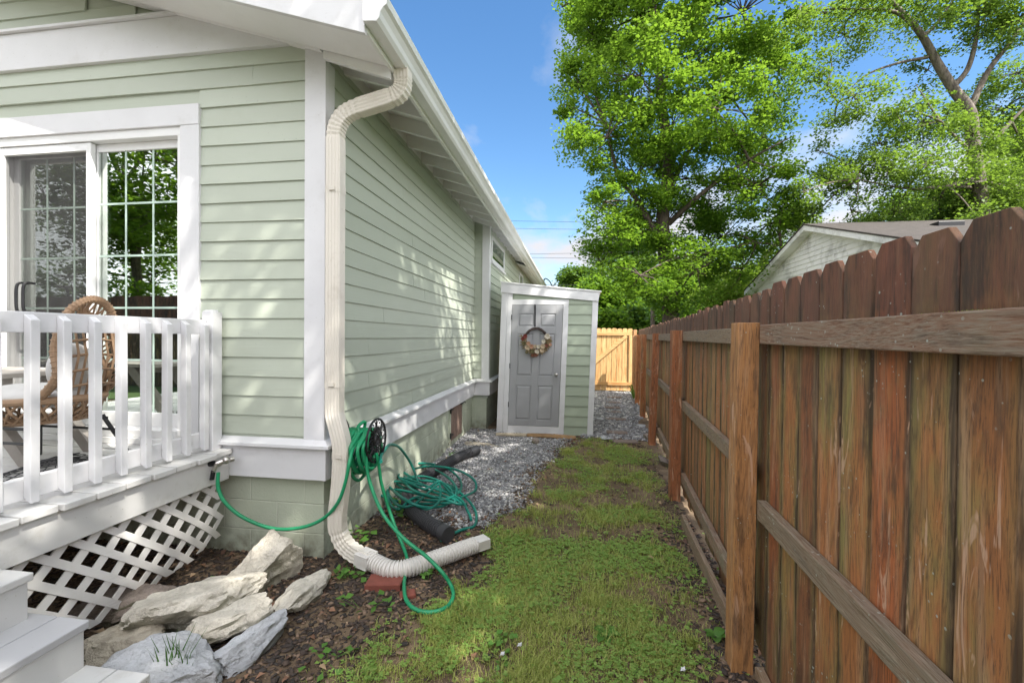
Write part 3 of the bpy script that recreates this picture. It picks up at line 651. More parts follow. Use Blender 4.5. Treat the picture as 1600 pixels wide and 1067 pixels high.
# raised stiles and rails round sunken panels
def fr(x0, x1, z0, z1, y): shbox(mb, x0, x1, y, YS-.0055, z0, z1)
yF = YS-.020
fr(d0, xsL[0], dz0, dz1, yF); fr(xsR[1], d1, dz0, dz1, yF); fr(xsL[1], xsR[0], dz0, dz1, yF)
zz = [dz0]+[v for a, b in panels[::-1] for v in (a, b)]+[dz1]
for a in range(0, len(zz), 2):
    for q in (xsL, xsR): fr(q[0], q[1], zz[a], zz[a+1], yF+.0004)
for a, b in panels:
    for q in (xsL, xsR):
        e = .03
        lo = [(sx_(q[0]+.008, a), YS-.006, a+.008), (sx_(q[1]-.008, a), YS-.006, a+.008), (sx_(q[1]-.008, b), YS-.006, b-.008), (sx_(q[0]+.008, b), YS-.006, b-.008)]
        hi = [(sx_(q[0]+e, a), YS-.017, a+e), (sx_(q[1]-e, a), YS-.017, a+e), (sx_(q[1]-e, b), YS-.017, b-e), (sx_(q[0]+e, b), YS-.017, b-e)]
        mb.hexa(lo, hi)
mb.build('door_panels', DOORM, door, bevel=.003)
CHROME = m_simple('brushed_steel', (.55, .53, .50), .28, .1, 10, .03, Metallic=1.0)
def ball(mb, c, r, n=10, sq=(1, 1, 1)):
    vs = []; fs = []
    for i in range(n+1):
        th = math.pi*i/n
        for j in range(n*2): a = math.pi*j/n; vs.append((c[0]+r*sq[0]*math.sin(th)*math.cos(a), c[1]+r*sq[1]*math.sin(th)*math.sin(a), c[2]+r*sq[2]*math.cos(th)))
    for i in range(n):
        for j in range(n*2): fs.append((i*2*n+j, i*2*n+(j+1) % (2*n), (i+1)*2*n+(j+1) % (2*n), (i+1)*2*n+j))
    mb.add(vs, fs)
mb = MB(); ball(mb, (sx_(-.31, .93), YS-.065, .93), .028); mb.tube([(sx_(-.31, .93), YS-.02, .93), (sx_(-.31, .93), YS-.06, .93)], .012, 8); mb.build('door_knob', CHROME, door, smooth=True)
for z in (.45, 1.05, 1.80):
    mb = MB(); mb.tube([(sx_(-1.033, z), YS-.03, z-.04), (sx_(-1.033, z), YS-.03, z+.04)], .006, 6); mb.build('hinge', BLACK, door)
mb = MB(); mb.box(-.628, -.606, YS-.028, YS-.0215, 1.66, 1.998); o = mb.build('wreath_hanger', BLACK, None); tag(o, 'thin black strap hooked over the grey shed door holding the wreath', 'hanger')

# wreath
wr = thing('wreath', (-.60, YS-.05, 1.47), 'dark vine wreath with dried cream and red flowers hanging on the grey shed door', 'wreath')
wrng = random.Random(4); WC = Vector((-.595, YS-.06, 1.465))
TW = m_simple('vine_twigs', (.035, .022, .018), .8, .4, 30, .5)
mb = MB()
for k in range(9):
    ph = wrng.uniform(0, 6.28); pts = []
    for i in range(40):
        a = 2*math.pi*i/40; r = .165+.014*math.sin(5*a+ph); pts.append(WC+Vector((r*math.cos(a), .014*math.cos(4*a+ph), r*math.sin(a))))
    mb.tube(pts, .008, 5, closed=True)
mb.build('vine_ring', TW, wr)
cols = [('cream', (.52, .42, .29)), ('blush', (.48, .29, .19)), ('red', (.20, .045, .035)), ('olive', (.15, .13, .06)), ('white', (.62, .57, .47)), ('rust', (.20, .08, .045))]
FM = {n: m_simple('dried_flower_'+n, c, .8, .2, 30) for n, c in cols}
def flower(mat, c, r, n=9):
    mb = MB()
    for lay in range(2):
        for i in range(n):
            a = 2*math.pi*i/n+lay*.3+wrng.uniform(-.1, .1); d = Vector((math.cos(a), 0, math.sin(a))); s = Vector((-math.sin(a), 0, math.cos(a))); q = 1-.35*lay
            mb.add([c, c+d*r*.6*q+s*r*.33*q+Vector((0, -r*(.15+.4*lay), 0)), c+d*r*q+Vector((0, -r*(.35+.5*lay), 0)), c+d*r*.6*q-s*r*.33*q+Vector((0, -r*(.15+.4*lay), 0))], [(0, 1, 2, 3)])
    ball(mb, c+Vector((0, -r*.25, 0)), r*.22, 5); mb.build('flower', FM[mat], wr)
for a, rad, m_, r in ((165, .17, 'red', .04), (178, .20, 'red', .032), (15, .18, 'white', .05), (-15, .12, 'white', .035), (-150, .13, 'blush', .038), (-120, .13, 'blush', .045), (-95, .11, 'cream', .035), (-70, .12, 'white', .035), (-45, .15, 'cream', .045),
                      (-135, .18, 'cream', .048), (-105, .19, 'olive', .045), (-85, .19, 'white', .04), (-60, .19, 'cream', .042), (-90, .235, 'rust', .04), (-100, .245, 'rust', .035), (-30, .19, 'rust', .035), (-20, .235, 'blush', .028), (-160, .19, 'olive', .038), (-125, .24, 'olive', .03)):
    flower(m_, WC+Vector((rad*math.cos(R(a)), -.03, rad*math.sin(R(a)))), r)
mb = MB()
for k in range(200):
    a = R(wrng.uniform(-190, 10)); r0_ = wrng.uniform(.13, .2); c = WC+Vector((r0_*math.cos(a), -.015, r0_*math.sin(a)*1.05)); b = a+wrng.uniform(-.9, .9); L_ = wrng.uniform(.03, .085); d = Vector((math.cos(b), wrng.uniform(-.5, .1), math.sin(b)))*L_; s = Vector((-math.sin(b), 0, math.cos(b)))*.006
    mb.add([c-s, c+s, c+d*.6+s*1.3, c+d, c+d*.6-s*1.3], [(0, 1, 2, 3, 4)])
mb.build('dried_leaves', [m_leaf('dried_leaves', (.10, .085, .035), (.32, .22, .12), .1)], wr)

# ================================================================== HOSE REEL, HOSES, TAP
reel = thing('hose_reel', (-1.60, 2.83, .78), 'black cast iron hose reel with scrollwork disc mounted on the side wall', 'hose reel')
RC = Vector((-1.352, 2.83, .778))
mb = MB(); n = 40; 
def ringx(mb, c, ry, rz, t, w=.008, nn=40): mb.tube([c+Vector((0, ry*math.cos(2*math.pi*i/nn), rz*math.sin(2*math.pi*i/nn))) for i in range(nn)], t, 6, closed=True)
ringx(mb, RC, .146, .146, .008); ringx(mb, RC, .035, .035, .007); ringx(mb, RC, .02, .02, .006)
for k in range(8):
    a = k*math.pi/4; d = Vector((0, math.cos(a), math.sin(a))); s = Vector((0, -math.sin(a), math.cos(a)))
    mb.tube([RC+d*.03, RC+d*.142], .0042, 5)
    for sg in (-1, 1):
        pts = []
        for i in range(15):
            t = i/14; aa = t*4.6; q = .028*(1-t*.72); pts.append(RC+d*(.105-.016*t)+s*sg*(.030)+(d*math.cos(aa)+s*sg*math.sin(aa)*-1)*q)
        mb.tube(pts, .0038, 5)
        pts = [RC+d*(.05+.03*t)+s*sg*(.002+.020*math.sin(t*2.6)) for t in [i/6 for i in range(7)]]; mb.tube(pts, .0034, 5)
    aa = a+math.pi/8; d = Vector((0, math.cos(aa), math.sin(aa))); ringx(mb, RC+d*.068, .014, .014, .0032, nn=14); ball(mb, RC+d*.122, .006, 5)
mb.build('scroll_disc', BLACK, reel, smooth=True)
mb = MB(); mb.tube([RC, RC+Vector((-.235, 0, 0))], .035, 12); mb.build('hub', BLACK, reel, smooth=True)
mb = MB(); c0 = Vector((-1.593, 2.80, .78)); mb.prism([c0+Vector((0, .10*math.cos(a), .145*math.sin(a))) for a in [2*math.pi*i/24 for i in range(24)]], (.012, 0, 0)); mb.prism([c0+Vector((-.004, .04*math.cos(a), -.1+.12*math.sin(a))) for a in [2*math.pi*i/16 for i in range(16)]], (.03, 0, 0)); mb.build('wall_plate', BLACK, reel)
def m_hose(name, c):
    q = NM(name); v = q.obj(); n = q.noise(v, 12, 4)
    col = q.mix(n, tuple(x*.8 for x in c), tuple(x*1.2 for x in c)); col = q.mix(q.math('MULTIPLY', q.ramp(q.noise(v, 60, 4), [(.55, 0.0), (.75, 1.0)]), .25), col, (.10, .11, .08))
    q.bump(q.noise(v, 160, 2), .15, .002); return q.done(col, q.ramp(n, [(.3, .33), (.7, .5)]))
HG = m_hose('green_hose', (.012, .27, .115)); HT = m_hose('teal_hose', (.008, .18, .135))
hr = random.Random(9)
# feed hose: tap -> hanging curve -> reel
tap = at(346, 722, y=2.50)
feed = [(341, 738, 2.46), (341, 762, 2.46), (352, 785, 2.47), (380, 808, 2.50), (425, 825, 2.54), (470, 824, 2.57), (505, 810, 2.60), (528, 785, 2.57), (540, 752, 2.57), (546, 722, 2.58), (552, 700, 2.66), (562, 682, 2.76)]
fp = [at(px, py, y=y) for px, py, y in feed]
fp += [Vector((-1.47, 2.80, .875)), Vector((-1.46, 2.88, .87))]
# the coil: loops sag below the hub
coil = []
for k in range(13):
    xo = -1.56+.0145*k+hr.uniform(-.008, .008); sag = hr.uniform(.07, .17); ry = .115+hr.uniform(-.02, .035)
    for i in range(12):
        a = math.pi/2-2*math.pi*i/12
        coil.append(Vector((xo+.016*i/12, 2.825+ry*math.cos(a)*(1+.35*(math.sin(a) < 0)), .765+(.085 if math.sin(a) > 0 else .10+sag)*math.sin(a))))
lp = [(575, 680, 2.88), (572, 720, 2.88), (580, 760, 2.86), (600, 805, 2.80), (632, 842, 2.66), (665, 868, 2.62), (690, 893, 2.58)]
loopA = [at(px, py, k=k) for px, py, k in lp]
ground_pts = [(705, 915), (708, 932), (698, 948), (675, 956), (650, 952), (634, 935), (632, 905)]
loopB = [at(px, py, z=.034) for px, py in ground_pts]
up = [(636, 872, 2.86), (620, 830, 3.02), (606, 790, 3.08), (596, 755, 3.05), (592, 728, 3.0), (588, 708, 2.98)]
loopC = [at(px, py, k=k) for px, py, k in up]
P_ = catmull(fp+coil[6:]+loopA+loopB+loopC, 5)
mb = MB(); mb.tube(P_, .0115, 8); o = mb.build('garden_hose', HG, None, smooth=True, ang=80); tag(o, 'bright green hose from the tap, coiled on the reel and looping onto the soil', 'garden hose')
# second, teal hose: the tangle on the stones
def gk(px, py, z): return at(px, py, z=z)
tang = [(592, 722, .66), (597, 712, .66), (604, 697, .66), (612, 694, .63), (625, 700, .52), (640, 722, .32), (652, 745, .18), (650, 757, .13), (635, 762, .10), (618, 755, .11), (608, 742, .14), (604, 728, .2), (612, 720, .22), (628, 735, .16), (650, 748, .13), (675, 752, .12), (705, 762, .10), (728, 778, .07),
        (742, 795, .04), (745, 810, .02), (738, 822, .015), (722, 828, .015), (700, 838, .02), (690, 845, .02)]
tangle2 = [(602, 742, .12), (606, 770, .10), (620, 790, .12), (645, 788, .13), (670, 770, .13), (685, 757, .14), (687, 768, .12), (686, 785, .11), (672, 794, .11), (655, 792, .12), (632, 778, .13), (612, 765, .12), (600, 752, .14), (606, 745, .15), (640, 750, .15), (670, 760, .14), (700, 770, .11), (720, 785, .08), (730, 788, .05), (715, 786, .09), (690, 778, .12), (660, 774, .13), (640, 782, .12), (622, 795, .10), (608, 785, .09), (603, 760, .12), (615, 752, .14), (640, 756, .15), (665, 764, .14), (684, 752, .16),
           (690, 755, .15), (705, 770, .12), (722, 782, .09), (732, 800, .05), (736, 812, .03)]
extra = []
for k in range(5):
    cx__, cy__ = 668+hr.uniform(-22, 22), 768+hr.uniform(-16, 10); ax, ay, tl_ = hr.uniform(42, 70), hr.uniform(16, 30), hr.uniform(.05, .35); ph = hr.uniform(0, 6.28)
    for i in range(9):
        a = ph+2*math.pi*i/9; ex = ax*math.cos(a); extra.append((cx__+ex, cy__+ay*math.sin(a)+ex*tl_, .10+.05*math.sin(a*2+k)-.0009*max(0, ex)+.012*k))
for pts, nm in ((tang, 0), (tangle2, 1), (extra, 2)):
    pp = catmull([gk(*p)+Vector((hr.uniform(-.01, .01), hr.uniform(-.01, .01), 0)) for p in pts], 6)
    if nm == 0: mb = MB()
    mb.tube(pp, .0112, 8)
o = mb.build('garden_hose', HT, None, smooth=True, ang=80); tag(o, 'darker teal hose lying in a tangle over the stones and black pipe', 'garden hose')
# tap with splitter
tapo = thing('outdoor_tap', tap, 'chrome outdoor tap with black knobbed splitter on the skirt board', 'tap')
T = tap; mb = MB(); mb.tube([T+Vector((.055, .04, .015)), T+Vector((.02, -.01, .01)), T+Vector((-.01, -.03, .0))], .017, 10); ball(mb, T+Vector((.035, 0, .015)), .024, 8); ball(mb, T+Vector((0, -.02, 0)), .021, 8)
mb.tube([T+Vector((-.005, -.03, 0)), T+Vector((-.022, -.04, -.05))], .014, 10); mb.build('tap_body', CHROME, tapo, smooth=True)
mb = MB(); mb.tube([T+Vector((-.02, -.03, 0)), T+Vector((-.055, -.04, .0))], lambda t: .016 if t < .3 else .019, 10); mb.build('knob', BLACK, tapo, smooth=True)
mb = MB(); mb.tube([T+Vector((-.02, -.04, -.04)), T+Vector((-.030, -.043, -.10))], .0135, 10); mb.build('hose_coupling', BLACK, tapo, smooth=True)

# corrugated pipes
FLEX = m_paint('white_corrugated_plastic', (.70, .67, .63), .45, .4, (20, 20, 20), (.30, .24, .17))
BLKP = m_simple('black_corrugated_plastic', (.05, .05, .054), .45, .3, 14, .2)
def corr(path, r, pitch, amp, n=16, sq=1.0):
    P = [Vector(p) for p in path]; L_ = 0; out = [P[0]]; d = pitch/6
    for a, b in zip(P, P[1:]):
        seg = (b-a).length; t = d-L_
        while t <= seg: out.append(a+(b-a)*(t/seg)); t += d
        L_ = seg-(t-d)
    mb = MB(); mb.sweep(out, lambda i, m: [(a*sq, b) for a, b in circ(r+amp*(1 if (i % 6) < 3 else -1)*(.8 if i % 3 else 1), n)]); return mb
p = catmull([(-1.29, 2.585, .082), (-1.24, 2.57, .075), (-1.17, 2.545, .066), (-1.11, 2.53, .062), (-1.04, 2.545, .062), (-.96, 2.61, .062), (-.85, 2.725, .064), (-.74, 2.84, .066), (-.66, 2.92, .068)], 12)
mb = corr(p, .050, .021, .0055); mb.sweep([(-.665, 2.915, .068), (-.60, 2.98, .068)], ds_prof(.095, .07)); mb.sweep([(-1.35, 2.60, .09), (-1.255, 2.575, .078)], ds_prof(.108, .088), up=(0, 0, 1))
o = mb.build('drain_extension', FLEX, None, smooth=True, ang=50); tag(o, 'white corrugated drain extension curving from the downspout foot onto the grass', 'drain pipe')
p = catmull([(-1.26, 5.25, .07), (-1.36, 5.02, .065), (-1.45, 4.62, .06), (-1.51, 4.32, .058), (-1.53, 4.0, .056), (-1.46, 3.66, .058), (-1.31, 3.42, .056), (-1.12, 3.23, .055), (-.93, 3.08, .053)], 12)
mb = corr(p, .050, .026, .0075); mb.tube([(-.95, 3.09, .054), (-.90, 3.055, .054)], .060, 14); mb.tube([(-1.20, 5.33, .08), (-1.27, 5.24, .07)], .058, 14)
o = mb.build('drain_pipe', BLKP, None, smooth=True, ang=50); tag(o, 'black corrugated drain pipe winding along the block foundation', 'drain pipe')
# ================================================================== GROUND
def vnoise(x, y, s, seed=0):
    x = np.asarray(x)*s+seed*17.3; y = np.asarray(y)*s+seed*9.1; xi = np.floor(x).astype(int); yi = np.floor(y).astype(int); fx = x-xi; fy = y-yi
    def h(a, b): v = np.sin(a*127.1+b*311.7+seed*3.7)*43758.5453; return v-np.floor(v)
    fx = fx*fx*(3-2*fx); fy = fy*fy*(3-2*fy)
    return (h(xi, yi)*(1-fx)+h(xi+1, yi)*fx)*(1-fy)+(h(xi, yi+1)*(1-fx)+h(xi+1, yi+1)*fx)*fy
def fbm(x, y, s, seed=0): return .55*vnoise(x, y, s, seed)+.28*vnoise(x, y, s*2.1, seed+1)+.17*vnoise(x, y, s*4.3, seed+2)
def gz(x, y):
    x = np.asarray(x, float); y = np.asarray(y, float)
    near = np.exp(-((x/9)**2+((y-5)/14)**2))
    return ((fbm(x, y, 1.7, 2)-.5)*.045+(fbm(x, y, 9, 5)-.5)*.014)*near-.004
def interp(v, pts):
    return np.interp(v, [p[0] for p in pts], [p[1] for p in pts])
# left edge of the lawn as x(y); gravel is left of it further back, mulch nearer
LAWN = [(.6, -1.35), (1.4, -1.35), (1.8, -1.2), (2.1, -1.0), (2.4, -.78), (2.8, -.62), (3.2, -.72), (3.6, -.58), (4.2, -.42), (5.0, -.36), (5.8, -.30), (6.45, -.12)]
def lawn_mask(x, y):      # 1 on the lawn
    e = interp(y, LAWN)+(fbm(x, y, 3.2, 8)-.5)*.5
    m = np.clip((x-e)/.16, 0, 1)*np.clip((6.55+(fbm(x, y, 2, 4)-.5)*.5-y)/.2, 0, 1)
    xr = .74+.08*(y-2.07)+(fbm(x, y, 4, 12)-.5)*.35
    return m*np.clip((xr-x)/.22, 0, 1)
def gravel_mask(x, y):
    e = interp(y, LAWN)+(fbm(x, y, 3.2, 8)-.5)*.5
    a = np.clip((e+.12-x)/.34, 0, 1)**1.5*np.clip((y-3.25+(x+1.1)*.5+(fbm(x, y, 3, 3)-.5)*.7)/.3, 0, 1)
    b = np.clip((y-6.5)/.1, 0, 1)*np.clip((1.15+.08*(y-6.5)-x+(fbm(x, y, 3, 6)-.5)*.4)/.15, 0, 1)*(x > .1)
    return np.clip(np.maximum(a*(y < 6.9), b), 0, 1)
# one sheet, fine near the camera
xs = np.concatenate([[-300, -120, -60, -30, -16, -9, -6], np.arange(-4, 2.6, .05), [3, 4, 6, 9, 14, 25, 50, 120, 300]])
ys = np.concatenate([[-300, -120, -50, -20, -10, -4, -1.5, -.5], np.arange(.2, 13, .055), [14, 16, 20, 28, 45, 80, 150, 400]])
gx, gy = np.meshgrid(xs, ys); V = np.stack([gx.ravel(), gy.ravel(), gz(gx, gy).ravel()], 1)
nx, ny = len(xs), len(ys); i = (np.arange(ny-1)[:, None]*nx+np.arange(nx-1)[None]).ravel(); F = np.stack([i, i+1, i+nx+1, i+nx], 1)
q = NM('soil'); v = q.obj(); n1 = q.noise(v, 3.2, 6, .6); n2 = q.noise(v, 28, 6, .7); n3 = q.noise(v, 120, 4, .7)
col = q.mix(q.ramp(n1, [(.38, 0.0), (.62, 1.0)]), (.10, .066, .040), (.25, .175, .105)); col = q.mix(q.math('MULTIPLY', q.ramp(n2, [(.45, 0.0), (.7, 1.0)]), .7), col, (.17, .115, .07))
col = q.mix(q.math('MULTIPLY', q.ramp(n3, [(.5, 0.0), (.7, 1.0)]), .5), col, (.03, .02, .014)); q.bump(q.math('ADD', n2, n3), .8, .012); SOIL = q.done(col, .95)
g = np_mesh('ground', V, F, SOIL, smooth=True); g['kind'] = 'structure'

# distant ground beyond the yard: meadow coloured sheet laid on the soil
GRS2 = m_simple('far_grass', (.06, .10, .025), .9, .35, 6, .5)
mb = MB(); mb.add([(-60, 14.5, .02), (80, 14.5, .02), (80, 200, .02), (-60, 200, .02)], [(0, 1, 2, 3)]); mb.add([(2.2, -40, .02), (80, -40, .02), (80, 14.49, .02), (2.2, 14.49, .02)], [(0, 1, 2, 3)]); mb.add([(-60, -60, .02), (2.19, -60, .02), (2.19, -3, .02), (-60, -3, .02)], [(0, 1, 2, 3)])
o = mb.build('lawn_beyond', GRS2); o['kind'] = 'structure'

def scatter(rs, n, x0, x1, y0, y1, fn):
    x = rs.uniform(x0, x1, n); y = rs.uniform(y0, y1, n); k = rs.uniform(0, 1, n) < fn(x, y); return x[k], y[k]
rs = np.random.RandomState(21)
# --- pebbles
t_ = (1+5**.5)/2; ico = np.array([(-1, t_, 0), (1, t_, 0), (-1, -t_, 0), (1, -t_, 0), (0, -1, t_), (0, 1, t_), (0, -1, -t_), (0, 1, -t_), (t_, 0, -1), (t_, 0, 1), (-t_, 0, -1), (-t_, 0, 1)])/1.9
icf = np.array([(0, 11, 5), (0, 5, 1), (0, 1, 7), (0, 7, 10), (0, 10, 11), (1, 5, 9), (5, 11, 4), (11, 10, 2), (10, 7, 6), (7, 1, 8), (3, 9, 4), (3, 4, 2), (3, 2, 6), (3, 6, 8), (3, 8, 9), (4, 9, 5), (2, 4, 11), (6, 2, 10), (8, 6, 7), (9, 8, 1)])
def pebbles(x, y, smin, smax, rs, flat=.6, up=.3):
    n = len(x); s = rs.uniform(smin, smax, n)*rs.choice([.6, .8, 1, 1.35], n); a = rs.uniform(0, 6.28, n); j = 1+rs.uniform(-.3, .3, (n, 12, 1)); v = ico[None]*j*s[:, None, None]
    v = v*np.stack([rs.uniform(.7, 1.3, n), rs.uniform(.6, 1, n), rs.uniform(.4, .9, n)*flat/.6], 1)[:, None, :]
    c, s_ = np.cos(a)[:, None], np.sin(a)[:, None]; X_ = v[..., 0]*c-v[..., 1]*s_; Y_ = v[..., 0]*s_+v[..., 1]*c
    v = np.stack([X_+x[:, None], Y_+y[:, None], v[..., 2]+(gz(x, y)+s*up+rs.uniform(-.3, .5, n)*s)[:, None]], 2)
    return v.reshape(-1, 3), (np.arange(n)[:, None, None]*12+icf[None]).reshape(-1, 3)
def m_stone(name, a, b, c, rough=.85):
    q = NM(name); i = q.isl(); v = q.obj(); col = q.mix(q.ramp(i, [(0, 0.0), (1, 1.0)]), a, b); col = q.mix(q.ramp(q.math('FRACT', q.math('MULTIPLY', i, 13.7)), [(.8, 0.0), (.86, 1.0)]), col, c)
    col = q.mix(q.math('MULTIPLY', q.noise(v, 90, 4), .3), col, (.12, .11, .10)); q.bump(q.noise(v, 140, 3), .5, .003); return q.done(col, rough)
GRAV = m_stone('gravel_stone', (.15, .15, .158), (.37, .37, .38), (.56, .55, .53))
x, y = scatter(rs, 60000, -1.66, .2, 2.9, 7.0, gravel_mask); V1, F1 = pebbles(x, y, .007, .0145, rs)
x, y = scatter(rs, 22000, .1, 1.9, 6.3, 12.6, gravel_mask); V2, F2 = pebbles(x, y, .014, .028, rs)
o = np_mesh('gravel', np.concatenate([V1, V2]), np.concatenate([F1, F2+len(V1)]), GRAV); tag(o, 'grey crushed stone gravel covering the bed and the path', 'gravel', kind='stuff')
# --- mulch and dead leaves
def mulch_mask(x, y):
    gr = gravel_mask(x, y); lw = lawn_mask(x, y)
    return np.clip(1-gr*.9, 0, 1)*np.clip(1-lw*.93, 0, 1)
MUL = m_stone('mulch_chip', (.016, .012, .010), (.075, .045, .030), (.26, .17, .11), .9)
x, y = scatter(rs, 80000, -3.6, .95, .9, 6.8, mulch_mask); k = (y < 4) | (rs.uniform(0, 1, len(x)) < .5); x, y = x[k], y[k]
V, F = pebbles(x, y, .0055, .012, rs, .3, .3); vv = V.reshape(-1, 12, 3); c = vv.mean(1, keepdims=True); a = rs.uniform(0, 6.28, len(x)); dd = np.stack([np.cos(a), np.sin(a), 0*a], 1)[:, None]; st = rs.uniform(.2, 1.6, len(x))[:, None, None]
rel = vv-c; vv = c+rel+dd*(rel*dd).sum(2, keepdims=True)*st
o = np_mesh('bark_mulch', vv.reshape(-1, 3), F, MUL); tag(o, 'dark shredded bark mulch round the rocks and along the wall', 'mulch', kind='stuff')
def leafy(C, size, rs, tilt=.5, asp=.55, curl=.3):
    """folded leaf, two quads over a midrib"""
    n = len(C); a = rs.uniform(0, 2*math.pi, n); t = rs.normal(0, tilt, n); r2 = rs.normal(0, tilt, n)
    d = np.stack([np.cos(a)*np.cos(t), np.sin(a)*np.cos(t), np.sin(t)], 1); s = np.stack([-np.sin(a), np.cos(a), 0*a], 1); nrm = np.cross(d, s); s2 = s*np.cos(r2)[:, None]+nrm*np.sin(r2)[:, None]; nrm = np.cross(d, s2)
    L_ = size[:, None]; w = L_*asp*.5; base = C-d*L_*.5; tip = C+d*L_*.5-nrm*L_*curl*.5; mid = C+nrm*L_*.06
    V = np.stack([base, C+s2*w+nrm*L_*curl*.35, tip, C-s2*w+nrm*L_*curl*.35, mid], 1).reshape(-1, 3); b = np.arange(n)[:, None]*5
    return V, np.concatenate([b+[[0, 1, 2, 4]], b+[[0, 4, 2, 3]]], 0)
DEAD = m_stone('dead_leaf', (.10, .045, .025), (.30, .15, .08), (.40, .27, .16), .8)
x, y = scatter(rs, 5200, -3.4, .95, 1.0, 6.8, lambda x, y: mulch_mask(x, y)*.55+.05); C = np.stack([x, y, gz(x, y)+.014], 1); V, F = leafy(C, rs.uniform(.018, .055, len(x)), rs, .35, .6, .5)
o = np_mesh('leaf_litter', V, F, DEAD); tag(o, 'scattered brown dead leaves over the mulch and soil', 'leaf litter', kind='stuff')
# --- grass and clover
GRM = m_leaf('grass_blade', (.19, .27, .05), (.62, .62, .20), .35, .5); DRY = m_leaf('dry_grass', (.36, .27, .12), (.55, .44, .22), .2); CLV = m_leaf('clover_leaf', (.13, .26, .045), (.36, .50, .13), .35, .5)
def dens(x, y): return lawn_mask(x, y)*np.clip((fbm(x, y, 2.9, 31)-.40)*6, .07, 1)
def gsample(n, y0, y1, fn): return scatter(rs, n, -1.6, 1.35, y0, y1, fn)
Vs, Fs, o_ = [], [], 0
for n, y0, y1 in ((190000, .95, 2.7), (110000, 2.7, 4.4), (70000, 4.4, 6.8)):
    x, y = gsample(n, y0, y1, lambda x, y: dens(x, y)*np.clip((fbm(x, y, 4.5, 44)-.25)*2.2, .25, 1)); s = 1+.22*(y0 > 2)+.3*(y0 > 4)
    V, F = blades(np.stack([x, y, gz(x, y)], 1), rs.uniform(.010, .034, len(x))*(1+.8*fbm(x, y, 5, 50)), np.full(len(x), .0015*s), rs, 1.3); Vs.append(V); Fs.append(F+o_); o_ += len(V)
x, y = scatter(rs, 900, -1.6, .3, 1.6, 6.5, lambda x, y: (1-lawn_mask(x, y))*(fbm(x, y, 2.5, 71) > .62))
V, F = blades(np.stack([x, y, gz(x, y)], 1), rs.uniform(.02, .06, len(x)), np.full(len(x), .0014), rs, .9); Vs.append(V); Fs.append(F+o_)
for k in range(70):      # taller tufts
    cx0, cy0 = rs.uniform(-1.0, .75), rs.uniform(1.2, 6.3)
    if lawn_mask(np.array([cx0]), np.array([cy0]))[0] < .6: continue
    o_ += len(V); n = rs.randint(50, 160); sp = rs.uniform(.02, .07); xx = cx0+rs.normal(0, sp, n); yy = cy0+rs.normal(0, sp, n)
    V, F = blades(np.stack([xx, yy, gz(xx, yy)], 1), rs.uniform(.03, .085, n), np.full(n, .0016), rs, .9); Vs.append(V); Fs.append(F+o_)
o = np_mesh('grass', np.concatenate(Vs), np.concatenate(Fs), GRM); tag(o, 'patchy short green grass growing between fence and house', 'grass', kind='stuff')
x, y = gsample(42000, .95, 6.8, lambda x, y: lawn_mask(x, y)*np.clip((fbm(x, y, 3.1, 61)-.32)*3, .08, .9)); V, F = blades(np.stack([x, y, gz(x, y)+.003], 1), rs.uniform(.010, .03, len(x)), np.full(len(x), .0010), rs, 2.2)
o = np_mesh('dry_grass', V, F, DRY); tag(o, 'straw coloured dead grass in the thin spots of the lawn', 'grass', kind='stuff')
def clover(x, y, size, h, rs, k=3):
    n = len(x); base = np.stack([x, y, gz(x, y)+h], 1); Vs = []; a0 = rs.uniform(0, 6.28, n); tl = rs.uniform(-.25, .5, n)
    for j in range(k):
        a = a0+j*2*math.pi/k; d = np.stack([np.cos(a), np.sin(a), tl*.6], 1); s = np.stack([-np.sin(a), np.cos(a), 0*a], 1); L_ = size[:, None]
        Vs.append(np.stack([base, base+d*L_*.45+s*L_*.42, base+d*L_*.95+s*L_*.28, base+d*L_*1.0-s*L_*.28, base+d*L_*.45-s*L_*.42], 1))
    V = np.stack(Vs, 1).reshape(-1, 3); F = np.arange(n*k*5).reshape(-1, 5); return V, F
x, y = gsample(62000, .95, 6.9, lambda x, y: dens(x, y)*np.clip((fbm(x, y, 1.9, 81)-.33)*5, .08, 1)); k = (y < 3.2) | (rs.uniform(0, 1, len(x)) < .6); x, y = x[k], y[k]
V, F = clover(x, y, rs.uniform(.006, .017, len(x))*(1+.25*(y > 3)), rs.uniform(.008, .032, len(x)), rs)
o = np_mesh('clover', V, F, CLV); tag(o, 'low clover patches spreading through the lawn', 'clover', kind='stuff')
x, y = scatter(rs, 5200, -1.65, 1.2, 1.2, 6.6, lambda x, y: np.clip(lawn_mask(x, y)*.35+(x > .35)*.25+((x < -.5)&(y < 3.7)&(y > 2.2))*.10, 0, 1)*(fbm(x, y, 2.2, 91) > .47)); V, F = leafy(np.stack([x, y, gz(x, y)+rs.uniform(.012, .035, len(x))], 1), rs.uniform(.014, .032, len(x)), rs, .35, .75, .25)
o = np_mesh('weeds', V, F, CLV); tag(o, 'small broad leaved weeds in the lawn and by the fence foot', 'weeds', kind='stuff')

